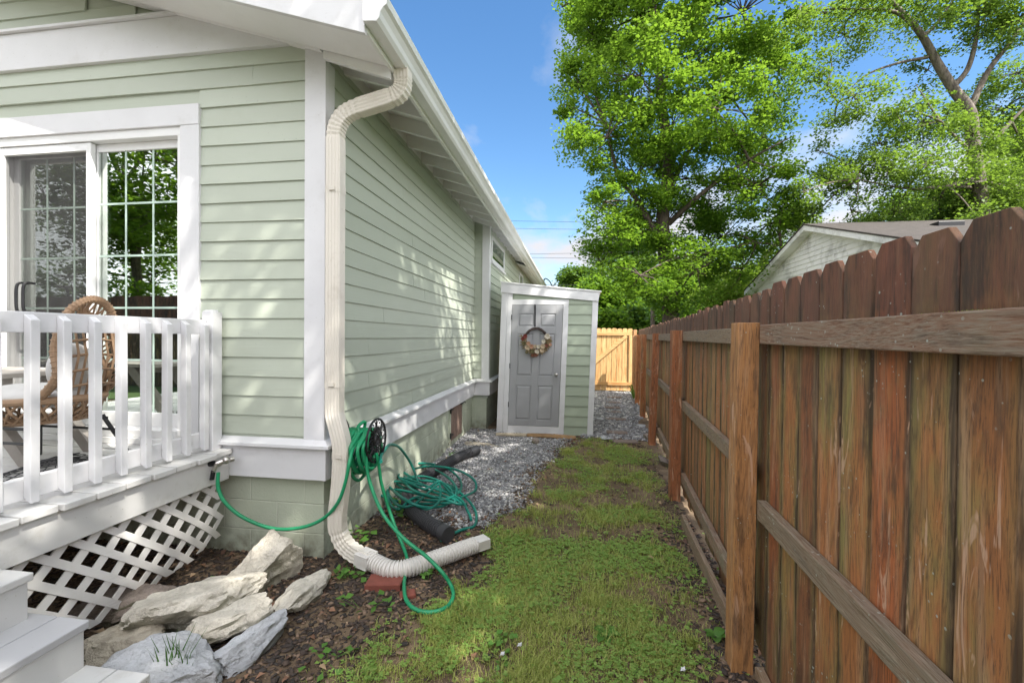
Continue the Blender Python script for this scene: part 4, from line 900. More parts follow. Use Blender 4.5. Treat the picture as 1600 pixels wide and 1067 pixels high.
# --- single plants
LEAFP = m_leaf('plant_leaf', (.06, .16, .03), (.15, .32, .06), .35, .4)
def rosette(x, y, n, L_, label, name='weed_plant', group=None, wide=.5, up=.5, seed=0):
    r = random.Random(seed); mb = MB(); c = Vector((x, y, float(gz(x, y))))
    for i in range(n):
        a = i*2.4+r.uniform(-.3, .3); d = Vector((math.cos(a), math.sin(a), 0)); s = Vector((-math.sin(a), math.cos(a), 0)); l = L_*r.uniform(.6, 1.05); e = up*r.uniform(.5, 1.2); pts = []
        for j in range(6):
            t = j/5; pts.append((c+d*l*t+Vector((0, 0, l*(e*t*1.4-e*t*t*.9)+.004)), l*wide*.5*math.sin(math.pi*min(1, .08+t*.94))**.8))
        vs = []
        for p, w in pts: vs += [p-s*w+Vector((0, 0, w*.35)), p, p+s*w+Vector((0, 0, w*.35))]
        fs = []
        for j in range(5): b = j*3; fs += [(b, b+1, b+4, b+3), (b+1, b+2, b+5, b+4)]
        mb.add(vs, fs)
    o = mb.build(name, LEAFP, None, smooth=True); tag(o, label, 'plant', group); return o
rosette(.163, 2.23, 11, .085, 'pale broad leaved rosette weed in the front middle of the lawn', seed=1, wide=.55)
rosette(-.72, 3.05, 9, .06, 'leafy weed growing beside the mouth of the white drain extension', seed=2)
rosette(.72, 2.32, 5, .07, 'lone green weed sprouting at the foot of the nearest fence post', seed=3, wide=.7)
rosette(1.42, 10.9, 14, .32, 'tall grassy plant at the fence foot near the pine gate', wide=.12, up=2.2, seed=4)
def ivy(x, y, n, spread, h, size, label, seed, name='leafy_plant'):
    r = np.random.RandomState(seed); xx = x+r.normal(0, spread, n); yy = y+r.normal(0, spread, n); zz = gz(xx, yy)+r.uniform(.2, 1, n)*h
    V, F = leafy(np.stack([xx, yy, zz], 1), r.uniform(.7, 1.2, n)*size, r, .3, .85, .2)
    st = MB()
    o = np_mesh(name, V, F, LEAFP); tag(o, label, 'plant'); mb = MB()
    for k in range(0, n, 2): mb.tube([(x+(xx[k]-x)*.3, y+(yy[k]-y)*.3, gz(x, y)), (xx[k], yy[k], zz[k])], .0013, 4)
    mb.build('stem', LEAFP, o); return o
ivy(-1.36, 2.50, 26, .07, .06, .045, 'low leafy plant under the downspout elbow', 5)
ivy(-1.53, 2.95, 14, .035, .09, .06, 'leafy plant against the blocks behind the downspout', 6)
ivy(-1.42, 3.45, 16, .07, .12, .07, 'broad leaved plant in the mulch under the hose tangle', 7)
ivy(-1.13, 2.23, 12, .07, .07, .045, 'sprawling weed on the mulch in front of the red brick', 8)
ivy(-.88, 2.55, 13, .04, .06, .04, 'small weed beside the hose loop and white pipe', 9)
ivy(-1.98, 2.52, 7, .02, .10, .035, 'tiny bright seedling left of the upright white rock', 10)
ivy(-2.12, 2.28, 6, .025, .06, .04, 'bright seedling in the bark behind the long white rock', 11)
ivy(-2.27, 2.08, 8, .03, .07, .035, 'bright seedling at the tip of the brown rock by the lattice', 12)
ivy(-1.12, 1.85, 14, .07, .05, .04, 'round leaved weed where mulch meets lawn', 13)
ivy(-1.52, 5.3, 20, .08, .06, .04, 'low weeds by the block wall near the hatch', 14)
ivy(-.32, 2.02, 15, .06, .05, .04, 'leafy weed clump in the lawn near the hose loop', 15)
r = np.random.RandomState(8); n = 34; V, F = blades(np.stack([-1.66+r.normal(0, .025, n), 1.60+r.normal(0, .02, n), np.zeros(n)], 1), r.uniform(.12, .26, n), np.full(n, .004), r, .45)
o = np_mesh('grass_tuft', V, F, m_leaf('dark_blade', (.03, .09, .02), (.07, .17, .04), .2)); tag(o, 'upright dark green grass tuft in front of the grey rock', 'grass tuft')

# ================================================================== ROCKS
def m_rock(name, a, b, dark=.5):
    q = NM(name); v = q.obj(); n = q.noise(v, 4, 8, .65, .4); st = q.noise(q.mapv(v, (3, 3, 30), rot=(.3, .2, 0)), 1.5, 5, .6); crk = q.ramp(q.math('ABSOLUTE', q.math('SUBTRACT', q.noise(v, 7, 5, .6, 1.0), .5)), [(0.0, 1.0), (.018, 0.0)])
    col = q.mix(q.ramp(n, [(.35, 0.0), (.65, 1.0)]), a, b); col = q.mix(q.math('MULTIPLY', q.ramp(st, [(.55, 0.0), (.72, 1.0)]), .35), col, tuple(x*.5 for x in a))
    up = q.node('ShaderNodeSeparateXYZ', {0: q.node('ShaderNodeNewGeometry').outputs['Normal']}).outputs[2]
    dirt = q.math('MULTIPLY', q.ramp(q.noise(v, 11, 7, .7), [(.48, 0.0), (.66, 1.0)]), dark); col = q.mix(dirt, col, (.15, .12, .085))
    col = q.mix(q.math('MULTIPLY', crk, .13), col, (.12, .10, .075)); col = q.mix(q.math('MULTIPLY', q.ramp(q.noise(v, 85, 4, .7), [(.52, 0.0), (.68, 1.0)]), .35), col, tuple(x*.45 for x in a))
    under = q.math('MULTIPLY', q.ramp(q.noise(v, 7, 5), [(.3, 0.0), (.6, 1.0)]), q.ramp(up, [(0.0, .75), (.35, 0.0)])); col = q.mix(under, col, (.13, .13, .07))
    q.bump(q.math('ADD', q.math('ADD', q.noise(v, 30, 8, .7), q.math('MULTIPLY', q.noise(v, 9, 6, .6), 2.0)), q.math('ADD', q.math('MULTIPLY', st, .8), q.math('MULTIPLY', crk, -.15))), .75, .02); return q.done(col, .85)
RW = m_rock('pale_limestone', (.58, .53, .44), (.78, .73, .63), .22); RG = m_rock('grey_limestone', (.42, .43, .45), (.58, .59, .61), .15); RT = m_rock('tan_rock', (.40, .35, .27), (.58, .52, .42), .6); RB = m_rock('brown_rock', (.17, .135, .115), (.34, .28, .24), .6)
from mathutils import noise as mnoise
def rock(c, dims, rot, mat, label, seed, cuts=9, name='rock', sub=5):
    r = random.Random(seed); bm = bmesh.new(); bmesh.ops.create_icosphere(bm, subdivisions=sub, radius=1)
    pl = []
    for k in range(cuts):
        d = Vector((r.gauss(0, 1), r.gauss(0, 1), r.gauss(0, .8))).normalized(); pl.append((d, r.uniform(.52, .80)))
    pl.append((Vector((r.uniform(-.15, .15), r.uniform(-.15, .15), 1)).normalized(), .55))
    so = Vector((seed*3.1, seed*1.7, 0))
    for v in bm.verts:
        p = v.co.copy()
        for d, h in pl:
            e = p.dot(d)-h
            if e > 0: p -= d*e*.97
        p += p.normalized()*(mnoise.fractal(p*2.4+so, .85, 2.1, 6)*.105)
        q_ = Vector((p.x*dims[0], p.y*dims[1], p.z*dims[2]))
        nn = mnoise.ridged_multi_fractal(Vector((q_.x*9, q_.y*9, q_.z*15))+so, .9, 2, 4, 1, 2)
        v.co = q_*(1+.0)+p.normalized()*(nn-.9)*.0062
    Mx = Matrix.Translation(Vector(c)) @ (Matrix.Rotation(R(rot[2]), 4, 'Z') @ Matrix.Rotation(R(rot[1]), 4, 'Y') @ Matrix.Rotation(R(rot[0]), 4, 'X'))
    bm.transform(Mx); me = bpy.data.meshes.new(name); bm.to_mesh(me); bm.free(); me.materials.append(mat)
    o = link(name, me, None, True, 0, 26); tag(o, label, 'rock', 'rocks edging the mulch bed'); return o
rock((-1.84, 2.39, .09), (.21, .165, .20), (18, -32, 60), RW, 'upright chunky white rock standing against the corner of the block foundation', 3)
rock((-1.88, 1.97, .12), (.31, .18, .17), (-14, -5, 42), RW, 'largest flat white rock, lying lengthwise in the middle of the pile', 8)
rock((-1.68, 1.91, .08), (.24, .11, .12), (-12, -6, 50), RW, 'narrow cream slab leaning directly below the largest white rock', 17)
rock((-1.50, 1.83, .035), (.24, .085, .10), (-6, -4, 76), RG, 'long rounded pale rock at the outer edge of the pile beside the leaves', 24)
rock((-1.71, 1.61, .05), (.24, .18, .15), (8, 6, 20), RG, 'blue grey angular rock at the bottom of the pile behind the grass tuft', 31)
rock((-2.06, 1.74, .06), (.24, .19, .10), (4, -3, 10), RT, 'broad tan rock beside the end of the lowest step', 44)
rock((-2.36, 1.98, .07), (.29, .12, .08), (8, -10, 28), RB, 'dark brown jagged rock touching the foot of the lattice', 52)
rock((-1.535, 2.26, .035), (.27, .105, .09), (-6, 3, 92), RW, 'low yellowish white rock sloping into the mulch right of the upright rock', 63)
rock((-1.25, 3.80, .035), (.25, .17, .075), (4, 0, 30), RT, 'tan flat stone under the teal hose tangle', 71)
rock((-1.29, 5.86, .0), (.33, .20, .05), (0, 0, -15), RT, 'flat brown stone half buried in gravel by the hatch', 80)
# brick
BRK = m_simple('red_brick', (.22, .065, .045), .9, .35, 20, .8)
mb = MB(); mb.beam((-1.22, 2.45, .012), (-1.01, 2.48, .018), .13, .05); o = mb.build('brick', BRK, None, bevel=.006); tag(o, 'red brick lying flat under the white drain extension', 'brick')
mb = MB(); mb.beam((-.98, 2.36, .006), (-.90, 2.40, .01), .07, .03); o = mb.build('brick_fragment', BRK, None, bevel=.008); tag(o, 'broken piece of red brick by the green hose loop', 'brick')
# stepping stones
PAVE = m_simple('paver', (.20, .155, .13), .9, .3, 12, .6)
for i, (px, py, w, d, lab) in enumerate(((977, 690, .34, .15, 'nearest brown stepping paver at the lawn end of the gravel path'), (964, 676, .32, .16, 'brown stepping paver next after the nearest, half sunk in gravel'), (962, 655, .36, .17, 'third brown stepping paver from the lawn, the clearest rectangle'),
        (958, 644, .30, .15, 'fourth stepping paver from the lawn'), (957, 637, .30, .15, 'fifth stepping paver from the lawn'), (958, 629, .32, .15, 'sixth stepping paver from the lawn'), (960, 621, .34, .15, 'last stepping paver before the pine gate'))):
    c = at(px, py, z=.02); a = R([4, -5, -3, 2, 3, -2, 0][i]); dx = Vector((math.cos(a), math.sin(a), 0)); mb = MB(); c.z = .022
    mb.beam(c-dx*w/2, c+dx*w/2, d, .03); o = mb.build('stepping_stone', PAVE, None, bevel=.008); tag(o, lab, 'paver', 'brown pavers in the gravel path')
srng = random.Random(2)
for i, (px, py, s, lab) in enumerate(((700+0, 0, 0, ''),)): pass
for px, py, s, lab, sd_ in ((943, 684, .13, 'flat pale stone at the right front corner of the shed', 101), (1014, 641, .16, 'white angular stone beside the fence half way along the path', 102), (1000, 665, .12, 'flat grey stone right of the third paver', 103), (938, 655, .10, 'small pale stone against the shed side of the path', 104), (985, 628, .10, 'small stone near the gate end of the path', 105)):
    c = at(px, py, z=.02); rock((c.x, c.y, .02), (s, s*.7, .04), (5, 3, srng.uniform(0, 90)), RG, lab, sd_, name='stone', sub=3)
for px, py, s, sd_, lab in ((1040, 722, .10, 111, 'dark rotten wood chunk at the foot of the leaning fence post'), (1012, 683, .07, 112, 'small dark lump of wood by the fourth fence post'), (838, 690, .06, 113, 'dark clod on the gravel in front of the shed door')):
    c = at(px, py, z=.03); o = rock((c.x, c.y, .03), (s, s*1.3, .06), (15, 20, 30), RB, lab, sd_, name='wood_chunk', sub=3); o['category'] = 'debris'; del o['group']
# timber in front of the shed
TIM = m_simple('split_timber', (.26, .155, .07), .8, .5, 14, .7)
mb = MB(); pp = [(-.70, 6.50, .02), (-.5, 6.47, .03), (-.25, 6.46, .03), (.02, 6.45, .02)]; mb.sweep(pp, lambda i, n: [(a*(1.4 if i in (1, 2) else .9), b*.6) for a, b in circ(.055, 7)]); o = mb.build('timber', TIM, None, smooth=True, ang=25); tag(o, 'split brown timber lying along the foot of the shed door', 'timber')
mb = MB(); mb.beam((-1.18, 6.50, .015), (-.72, 6.53, .02), .10, .03); o = mb.build('timber', m_simple('bleached_wood', (.50, .42, .30), .8, .5, 9, .5), None, bevel=.006); tag(o, 'pale rotted board by the left corner of the shed', 'timber')
# paper scraps
for px, py, lab in ((785, 1022, 'white scrap in the left part of the near lawn'), (1067, 1046, 'white scrap near the foot of the closest fence post'), (812, 1008, 'tiny pale scrap in the middle of the near lawn')):
    c = at(px, py, z=.02); mb = MB(); mb.add([c+Vector((-.012, -.008, 0)), c+Vector((.012, -.006, .006)), c+Vector((.009, .01, .002)), c+Vector((-.006, .008, .008))], [(0, 1, 2, 3)]); mb.prism([c+Vector((-.008, 0, 0)), c+Vector((.006, -.008, 0)), c+Vector((.01, .008, .004))], (0, 0, .008)); o = mb.build('scrap', WHITE); tag(o, lab, 'litter')
# ================================================================== NEIGHBOUR
nb = thing('neighbour_house', (9, 12, 0), 'white sided gable end with dark shingle roof seen over the fence', 'house')
NX = 6.0; ya, yb, yp, ze, zp = 8.5, 15.6, 12.05, 3.14, 4.30
q = NM('white_clapboard'); v = q.obj(); col = q.mix(q.noise(v, 3, 5), (.72, .72, .71), (.82, .82, .81))
z_ = q.node('ShaderNodeSeparateXYZ', {0: v}).outputs[2]
col = q.mix(q.math('MULTIPLY', q.ramp(q.noise(q.mapv(v, (1, 1.2, 1.0)), 1.6, 6, .7), [(.50, 0.0), (.68, 1.0)]), .55), col, (.16, .16, .14)); WCL = q.done(col, .6)
mb = MB()
for n in range(40):
    b = n*.125; t = b+.135
    if b > zp-.12: break
    fr_ = max(0, (b-ze)/(zp-ze)); y0, y1 = ya+(yp-ya)*fr_, yb-(yb-yp)*fr_
    f2 = max(0, (t-ze)/(zp-ze)); y2, y3 = ya+(yp-ya)*f2, yb-(yb-yp)*f2
    mb.add([(NX-.018, y0, b), (NX-.018, y1, b), (NX, y3, t), (NX, y2, t), (NX+.05, y0, b), (NX+.05, y1, b)], [(0, 1, 2, 3), (0, 4, 5, 1)])
mb.prism([(NX+.01, ya, 0), (NX+.01, yb, 0), (NX+.01, yb, ze), (NX+.01, yp, zp), (NX+.01, ya, ze)], (9, 0, 0)); mb.build('wall', WCL, nb)
sl = (zp-ze)/(yp-ya)
def rz(y): return zp+.10-abs(y-yp)*sl
for y0, y1, nm in ((yp, ya-.35, 0), (yp, yb+.35, 1)):
    mb = MB(); mb.prism([(NX-.30, y0, rz(y0)), (NX-.30, y1, rz(y1)), (NX-.30, y1, rz(y1)+.035), (NX-.30, y0, rz(y0)+.035)], (9.6, 0, 0)); mb.build('roof', m_simple('old_shingles', (.05, .042, .038), .95, .7, 9, .8), nb)
    mb = MB(); mb.prism([(NX-.28, y0, rz(y0)-.001), (NX-.28, y1, rz(y1)-.001), (NX-.28, y1, rz(y1)-.13), (NX-.28, y0, rz(y0)-.13)], (.025, 0, 0)); mb.prism([(NX-.25, y0, rz(y0)-.1), (NX-.25, y1, rz(y1)-.1), (NX-.25, y1, rz(y1)-.115), (NX-.25, y0, rz(y0)-.115)], (.27, 0, 0)); mb.build('rake_board', WCL, nb)
mb = MB(); mb.box(NX+1.7, NX+2.2, 10.6, 10.85, rz(10.6)+.0, rz(10.7)+.10); mb.build('roof_vent', BLACK, nb, bevel=.01)
mb = MB(); mb.box(NX-.030, NX-.015, 11.2, 11.24, 3.35, 3.5); mb.box(NX-.030, NX-.015, 12.4, 12.43, 3.3, 3.42); mb.build('bracket', ALU, nb)

# ================================================================== TREES
BARK1 = m_bark('dark_bark', (.035, .026, .020), (.12, .09, .07)); BARK2 = m_bark('grey_bark', (.06, .048, .038), (.20, .165, .135))
LF1 = m_leaf('maple_leaf', (.065, .16, .018), (.20, .33, .04), .52); LF2 = m_leaf('locust_leaf', (.085, .16, .03), (.19, .28, .06), .45); LF3 = m_leaf('dark_leaf', (.035, .085, .015), (.08, .16, .03), .4); LF4 = m_leaf('yellow_green_leaf', (.14, .22, .03), (.26, .34, .06), .5)
def leaves_at(C, size, rs, droop=0.0):
    n = len(C); a = rs.uniform(0, 2*np.pi, n); t = rs.normal(-droop-.15, .38, n); ro = rs.normal(0, .42, n)
    d = np.stack([np.cos(a)*np.cos(t), np.sin(a)*np.cos(t), np.sin(t)], 1); s = np.stack([-np.sin(a), np.cos(a), 0*a], 1); nr = np.cross(d, s); s = s*np.cos(ro)[:, None]+nr*np.sin(ro)[:, None]
    L_ = size[:, None]; V = np.stack([C-d*L_*.5, C+s*L_*.34-d*L_*.05, C+d*L_*.5, C-s*L_*.34-d*L_*.05], 1).reshape(-1, 3)
    return V, np.arange(n*4).reshape(-1, 4)
def crown_pts(blobs, nl, per, rs, crad, flat=.6, shell=.55, droop=0.0):
    """blobs: (centre, radius); leaf clusters through each blob's volume"""
    vol = np.array([b[1]**2.2*(b[2] if len(b) > 2 else 1) for b in blobs]); vol /= vol.sum(); out = []; tw = []
    for (b, w) in zip(blobs, vol):
        nc = max(2, int(nl*w/per)); u = rs.normal(0, 1, (nc, 3)); u /= np.linalg.norm(u, axis=1, keepdims=True); rr_ = rs.uniform(0, 1, nc)**(1/3)*(1-shell)+shell*rs.uniform(.75, 1.14, nc)
        cc = np.array(b[0])+u*(rr_*b[1])[:, None]*np.array([1, 1, .85])
        sc = rs.uniform(.35, 1.0, nc)*1.35*crad
        p = rs.normal(0, 1, (nc, per, 3)); nn_ = np.linalg.norm(p, axis=2, keepdims=True); p = p/nn_*rs.uniform(0, 1, (nc, per, 1))**.5*1.75*sc[:, None, None]*np.array([1, 1, flat]); p[..., 2] -= droop*np.hypot(p[..., 0], p[..., 1])
        out.append((cc[:, None]+p).reshape(-1, 3)); tw.append((b[0], cc))
    return np.concatenate(out), tw
def tree(name, label, trunk, rad, blobs, nl, per, size, crad, leaf, bark, seed, limbs=(), group=None, flat=.6, twigs=3, droop=0.0, cat='tree', shell=.55):
    rs = np.random.RandomState(seed); r = random.Random(seed)
    root = thing(name, tuple(trunk[0]), label, cat, group)
    P = catmull(trunk, 6); mb = MB(); mb.tube(P, lambda t: rad*(1-t)**.7*1.0+rad*.16, 12)
    for lm, lr in limbs:
        q_ = catmull(lm, 6); mb.tube(q_, lambda t: lr*(1-t)**.8+lr*.12, 8)
    C, tw = crown_pts(blobs, nl, per, rs, crad, flat, shell, droop)
    nodes = [Vector(p) for p in P[len(P)//3:]]+[Vector(p) for lm, lr in limbs for p in lm[1:]]
    for bc, cc in tw:
        bc = Vector(bc); n0 = min(nodes, key=lambda p: (p-bc).length+max(0, p.z-bc.z)*.8)
        d = bc-n0
        if d.length > .4:
            m = n0+d*.5+Vector((r.uniform(-.15, .15), r.uniform(-.15, .15), d.length*.06)); w = rad*.10+.012*d.length
            mb.tube(catmull([n0, m, bc], 4), lambda t, w=w: w*(1-t*.7), 6)
        for c in cc[:min(len(cc), twigs*6)][::1]:
            c = Vector(c); m = bc+(c-bc)*.5+Vector((r.uniform(-.1, .1), 0, r.uniform(-.05, .15))); mb.tube([bc, m, c], lambda t: .020*(1-t*.75)*max(.5, min(1.5, rad*5)), 4)
    mb.build('trunk', bark, root, smooth=True, ang=70)
    V, F = leaves_at(C, rs.uniform(.65, 1.3, len(C))*size, rs, droop*.6); np_mesh('crown', V, F, leaf, root)
    return root
def B(lst, y, dr, seed):
    r = random.Random(seed); out = []
    for t in lst:
        px, py, pr = t[:3]; yy = y+r.uniform(-dr, dr); c = at(px, py, y=yy); out.append((tuple(c), pr/680*yy*1.0)+tuple(t[3:]))
    return out
# the big maple behind the gate
mt = lambda px, py, y=15: tuple(at(px, py, y=y))
bl = [(1060, -70, 120), (960, 20, 80), (930, 60, 62), (1160, 20, 95), (925, 135, 55), (897, 118, 34), (893, 235, 24), (878, 12, 22), (1000, 120, 85), (1115, 170, 85), (1200, 100, 62), (1225, 60, 36), (1050, 200, 80), (948, 215, 62), (995, 275, 85), (1110, 285, 90), (1185, 290, 60), (1190, 215, 48), (1222, 160, 22), (1205, 262, 30), (945, 315, 42),
      (1040, 350, 78), (1130, 370, 72), (1200, 350, 52), (965, 365, 52), (938, 410, 36), (1000, 430, 56), (1090, 425, 60), (1160, 420, 46), (1055, 465, 46), (1226, 318, 28), (905, 190, 26), (885, 165, 18), (1020, 30, 80), (1100, 80, 50)]
tree('maple_tree', 'tall bright green maple crown rising behind the far end of the fence', [mt(1048, 520), mt(1045, 440), mt(1035, 350), mt(1045, 250), mt(1032, 150), mt(1028, 60), mt(1010, -60)], .24, B([(a, b, c*.86) for a, b, c in bl], 15, 1.9, 1), 140000, 230, .115, .36, LF1, BARK1, 5,
     limbs=[([mt(1040, 400), mt(1000, 320, 14.5), mt(965, 270, 14.2), mt(950, 200, 14)], .11), ([mt(1045, 300), mt(1080, 230, 15.5), mt(1140, 150, 15.8), mt(1190, 110, 16)], .09), ([mt(1045, 350), mt(1100, 300, 14.2), mt(1170, 250, 14), mt(1235, 215, 14)], .08), ([mt(1032, 150), mt(1060, 80, 15), mt(1120, 30, 15)], .07), ([mt(1045, 420), mt(1110, 395, 14.2), mt(1180, 380, 14), mt(1220, 385, 14)], .05)])
# honey locust on the right, behind the neighbour's roof
lt = lambda px, py, y=13.5: tuple(at(px, py, y=y))
bl = [(1320, 55, 52, .5), (1360, 20, 50, .5), (1300, 110, 40, .5), (1335, 150, 48, .8), (1305, 190, 30, .6), (1420, 40, 40, .5), (1450, 110, 36, .5), (1400, 175, 42, .8), (1440, 195, 50), (1375, 225, 30, .6), (1500, 60, 26, .5), (1520, 210, 42), (1540, 20, 50, .8), (1590, 30, 50, .9), (1590, 115, 45, .9), (1570, 170, 52), (1600, 230, 60), (1330, 260, 42), (1290, 285, 42), (1390, 270, 46), (1450, 255, 46), (1255, 300, 30, .7), (1270, 340, 34, .7), (1330, 330, 34, .8), (1400, 330, 42), (1460, 310, 48), (1520, 290, 52), (1585, 295, 56), (1380, -20, 60), (1480, -20, 55), (1560, -40, 60), (1250, 20, 40, .6), (1290, 20, 40, .5), (1480, 180, 30), (1275, 235, 26, .5), (1530, 345, 36), (1500, 335, 40), (1560, 320, 36), (1535, 260, 30), (1470, 345, 34)]
tree('locust_tree', 'spreading grey barked tree with feathery foliage and curved limbs at the right', [lt(1545, 480), lt(1535, 340), lt(1520, 220), lt(1515, 175), lt(1490, 140), lt(1465, 100), lt(1440, 55), lt(1405, 15), lt(1370, -20)], .155, B([(t[0], t[1], t[2]*.78)+tuple(t[3:]) for t in bl], 13.5, 1.4, 2), 84000, 150, .082, .30, LF2, BARK2, 8, droop=.25, shell=.4,
     limbs=[([lt(1490, 135), lt(1512, 108), lt(1525, 60), lt(1528, 0), lt(1520, -40)], .07), ([lt(1518, 165), lt(1545, 110), lt(1580, 65), lt(1610, 20), lt(1640, -20)], .075), ([lt(1436, 50), lt(1400, 20), lt(1340, 15), lt(1265, 15)], .055), ([lt(1450, 90), lt(1400, 100), lt(1350, 120, 13), lt(1310, 160, 13)], .04), ([lt(1525, 280), lt(1480, 290, 13), lt(1420, 295, 12.8), lt(1340, 280, 12.8)], .06), ([lt(1520, 240), lt(1470, 190, 13), lt(1430, 130, 13)], .04), ([lt(1555, 220), lt(1580, 190), lt(1620, 150)], .06), ([lt(1440, 60), lt(1470, 30), lt(1500, -20)], .05)])
# a grey trunk between the maple and the roof, with light foliage
tree('young_tree', 'smaller yellow green tree with leaning grey trunk left of the white gable', [tuple(at(1180, 520, y=19)), tuple(at(1188, 420, y=19)), tuple(at(1210, 385, y=19)), tuple(at(1228, 360, y=19))], .17, B([(1150, 455, 40), (1190, 440, 34), (1225, 400, 26, .5), (1240, 345, 30, .5), (1120, 470, 30), (1170, 480, 40), (1210, 470, 30)], 19, 1, 3), 26000, 60, .11, .34, LF4, BARK2, 12)
# background masses, each its own tree
bk = [(905, 445, 34, 26, 'dark_leaf'), (955, 470, 44, 24, 'maple'), (1010, 440, 60, 27, 'dark'), (1065, 470, 46, 25, 'maple'), (1110, 450, 50, 28, 'y'), (985, 395, 50, 30, 'dark'), (1290, 420, 60, 30, 'y'), (1500, 320, 60, 22, 'y'), (1580, 330, 62, 21, 'y'), (1440, 345, 46, 24, 'maple'), (1640, 250, 80, 20, 'maple'), (1380, 380, 50, 27, 'dark'), (952, 505, 34, 20, 'maple'), (1005, 508, 36, 21, 'dark')]
labs = ['dark shrubby tree just right of the shed roof far behind the gate', 'rounded tree directly behind the pine gate', 'dense dark tree behind the maple trunk on its left', 'bushy tree low behind the maple trunk', 'bright tree behind the fence top right of the maple trunk', 'tall dark tree behind the left side of the maple', 'light tree hidden behind the white gable', 'light yellow green tree rising behind the shingle roof', 'light yellow green tree at the right edge above the fence', 'mid green tree behind the roof vent', 'large tree cut by the right edge of the picture', 'dark tree behind the left slope of the roof', 'low leafy bush showing just over the left end of the pine gate', 'low dark bush where the pine gate meets the fence']
for i, ((px, py, pr, yy, kd), lb) in enumerate(zip(bk, labs)):
    c = at(px, py, y=yy); Rr = pr/680*yy; r = random.Random(i)
    blb = [((c.x+r.uniform(-.6, .6)*Rr, c.y+r.uniform(-.4, .4)*Rr, c.z+r.uniform(-.75, .45)*Rr), Rr*r.uniform(.4, .6)) for k in range(9)]
    tree('background_tree', lb, [(c.x, c.y, -.1), (c.x+.2, c.y, c.z*.5), (c.x, c.y, c.z)], .16, blb, 16000, 60, .20, .42, {'y': LF4, 'maple': LF1}.get(kd, LF3), BARK1, 40+i, group='trees far behind the yard')
# trees behind the camera: their shade dapples the walls, and the glass door mirrors them
r = random.Random(77)
bl = [((r.uniform(1.9, 7.2), r.uniform(-3.8, 4.6), r.uniform(7.6, 10.6)), r.uniform(.65, 1.25)) for k in range(46)]
bl = [b for b in bl if not (b[0][1] > 3.2 and b[0][2] < 8.4)]
tree('shade_tree', 'broad shade tree standing over the yard beyond the right fence', [(7.6, -3.5, -.1), (7.3, -3.2, 3), (6.2, -1.8, 6), (5.2, -.5, 8.2), (4.6, .5, 9.5)], .28, bl, 40000, 90, .12, .34, LF1, BARK1, 90, limbs=[([(6.8, -2.6, 5), (5.5, .8, 7), (4.2, 3, 8.6)], .10), ([(6.4, -2, 6), (4, -2.5, 8), (2.8, -2.6, 9)], .09)])
for i, (x, y, h, s) in enumerate(((-9, -9.5, 7, 2.6), (-13, -8, 8.5, 3.0), (-17, -9, 9, 3.2), (-21, -6, 8, 3.2), (-6, -12, 7, 2.8), (-25, -2, 8, 3.4))):
    rr2 = random.Random(i+200); blb = [((x+rr2.uniform(-.9, .9)*s, y+rr2.uniform(-.6, .6)*s, h*rr2.uniform(.2, 1.25)), s*rr2.uniform(.28, .46)) for k in range(16)]
    tree('garden_tree', ['leafy tree over the board fence across the front yard, nearest one', 'second leafy tree along the front yard fence', 'third leafy tree along the front yard fence', 'leafy tree at the far corner of the front yard', 'rounded tree behind the camera side of the front yard', 'big tree at the far side of the front yard'][i], [(x, y, -.1), (x+.4, y, h*.4), (x-.2, y, h*.8)], .22, blb, 22000, 60, .17, .40, LF1, BARK2, 300+i, limbs=[([(x+.4, y, h*.4), (x+1.2, y+.6, h*.6), (x+1.8, y+1, h*.85)], .10)])
# board fence across the front yard (mirrored in the glass)
bf = thing('board_fence', (-10, -5.2, 0), 'brown board fence across the front yard mirrored in the sliding door', 'fence')
for k in range(5):
    mb = MB()
    for j in range(16):
        x = -22+(k*16+j)*.30; mb.box(x, x+.29, -5.2, -5.18, 0, 2.55+.02*math.sin(j*3.3))
    mb.build('board_panel', PICKET, bf)

# ================================================================== WIRES, POLE
WIRE = m_simple('cable', (.02, .02, .022), .6)
for ya_, yb_, lb, sag in ((344, 347, 'topmost thin cable crossing the sky behind the eave', .1), (356, 357, 'second thin cable crossing the sky behind the eave', .1), (398, 375, 'thin cable slanting up to the right towards the maple', .15), (401, 402, 'third level cable behind the eave', .1), (444, 445, 'lowest cable just above the shed roof', .05)):
    a, b = at(740, ya_, y=24), at(1400, yb_, y=24); mb = MB(); pts = [a.lerp(b, t/16)-Vector((0, 0, sag*4*(t/16)*(1-t/16))) for t in range(17)]; mb.tube(pts, .009, 5); o = mb.build('overhead_cable', WIRE); tag(o, lb, 'cable', 'overhead cables')
c = at(1020, 500, y=17); mb = MB(); mb.tube([(c.x, c.y, -.2), (c.x, c.y, 2.62)], .085, 10); o = mb.build('wooden_pole', BARK2, None, smooth=True); tag(o, 'short grey wooden pole showing above the fence in front of the maple', 'pole')

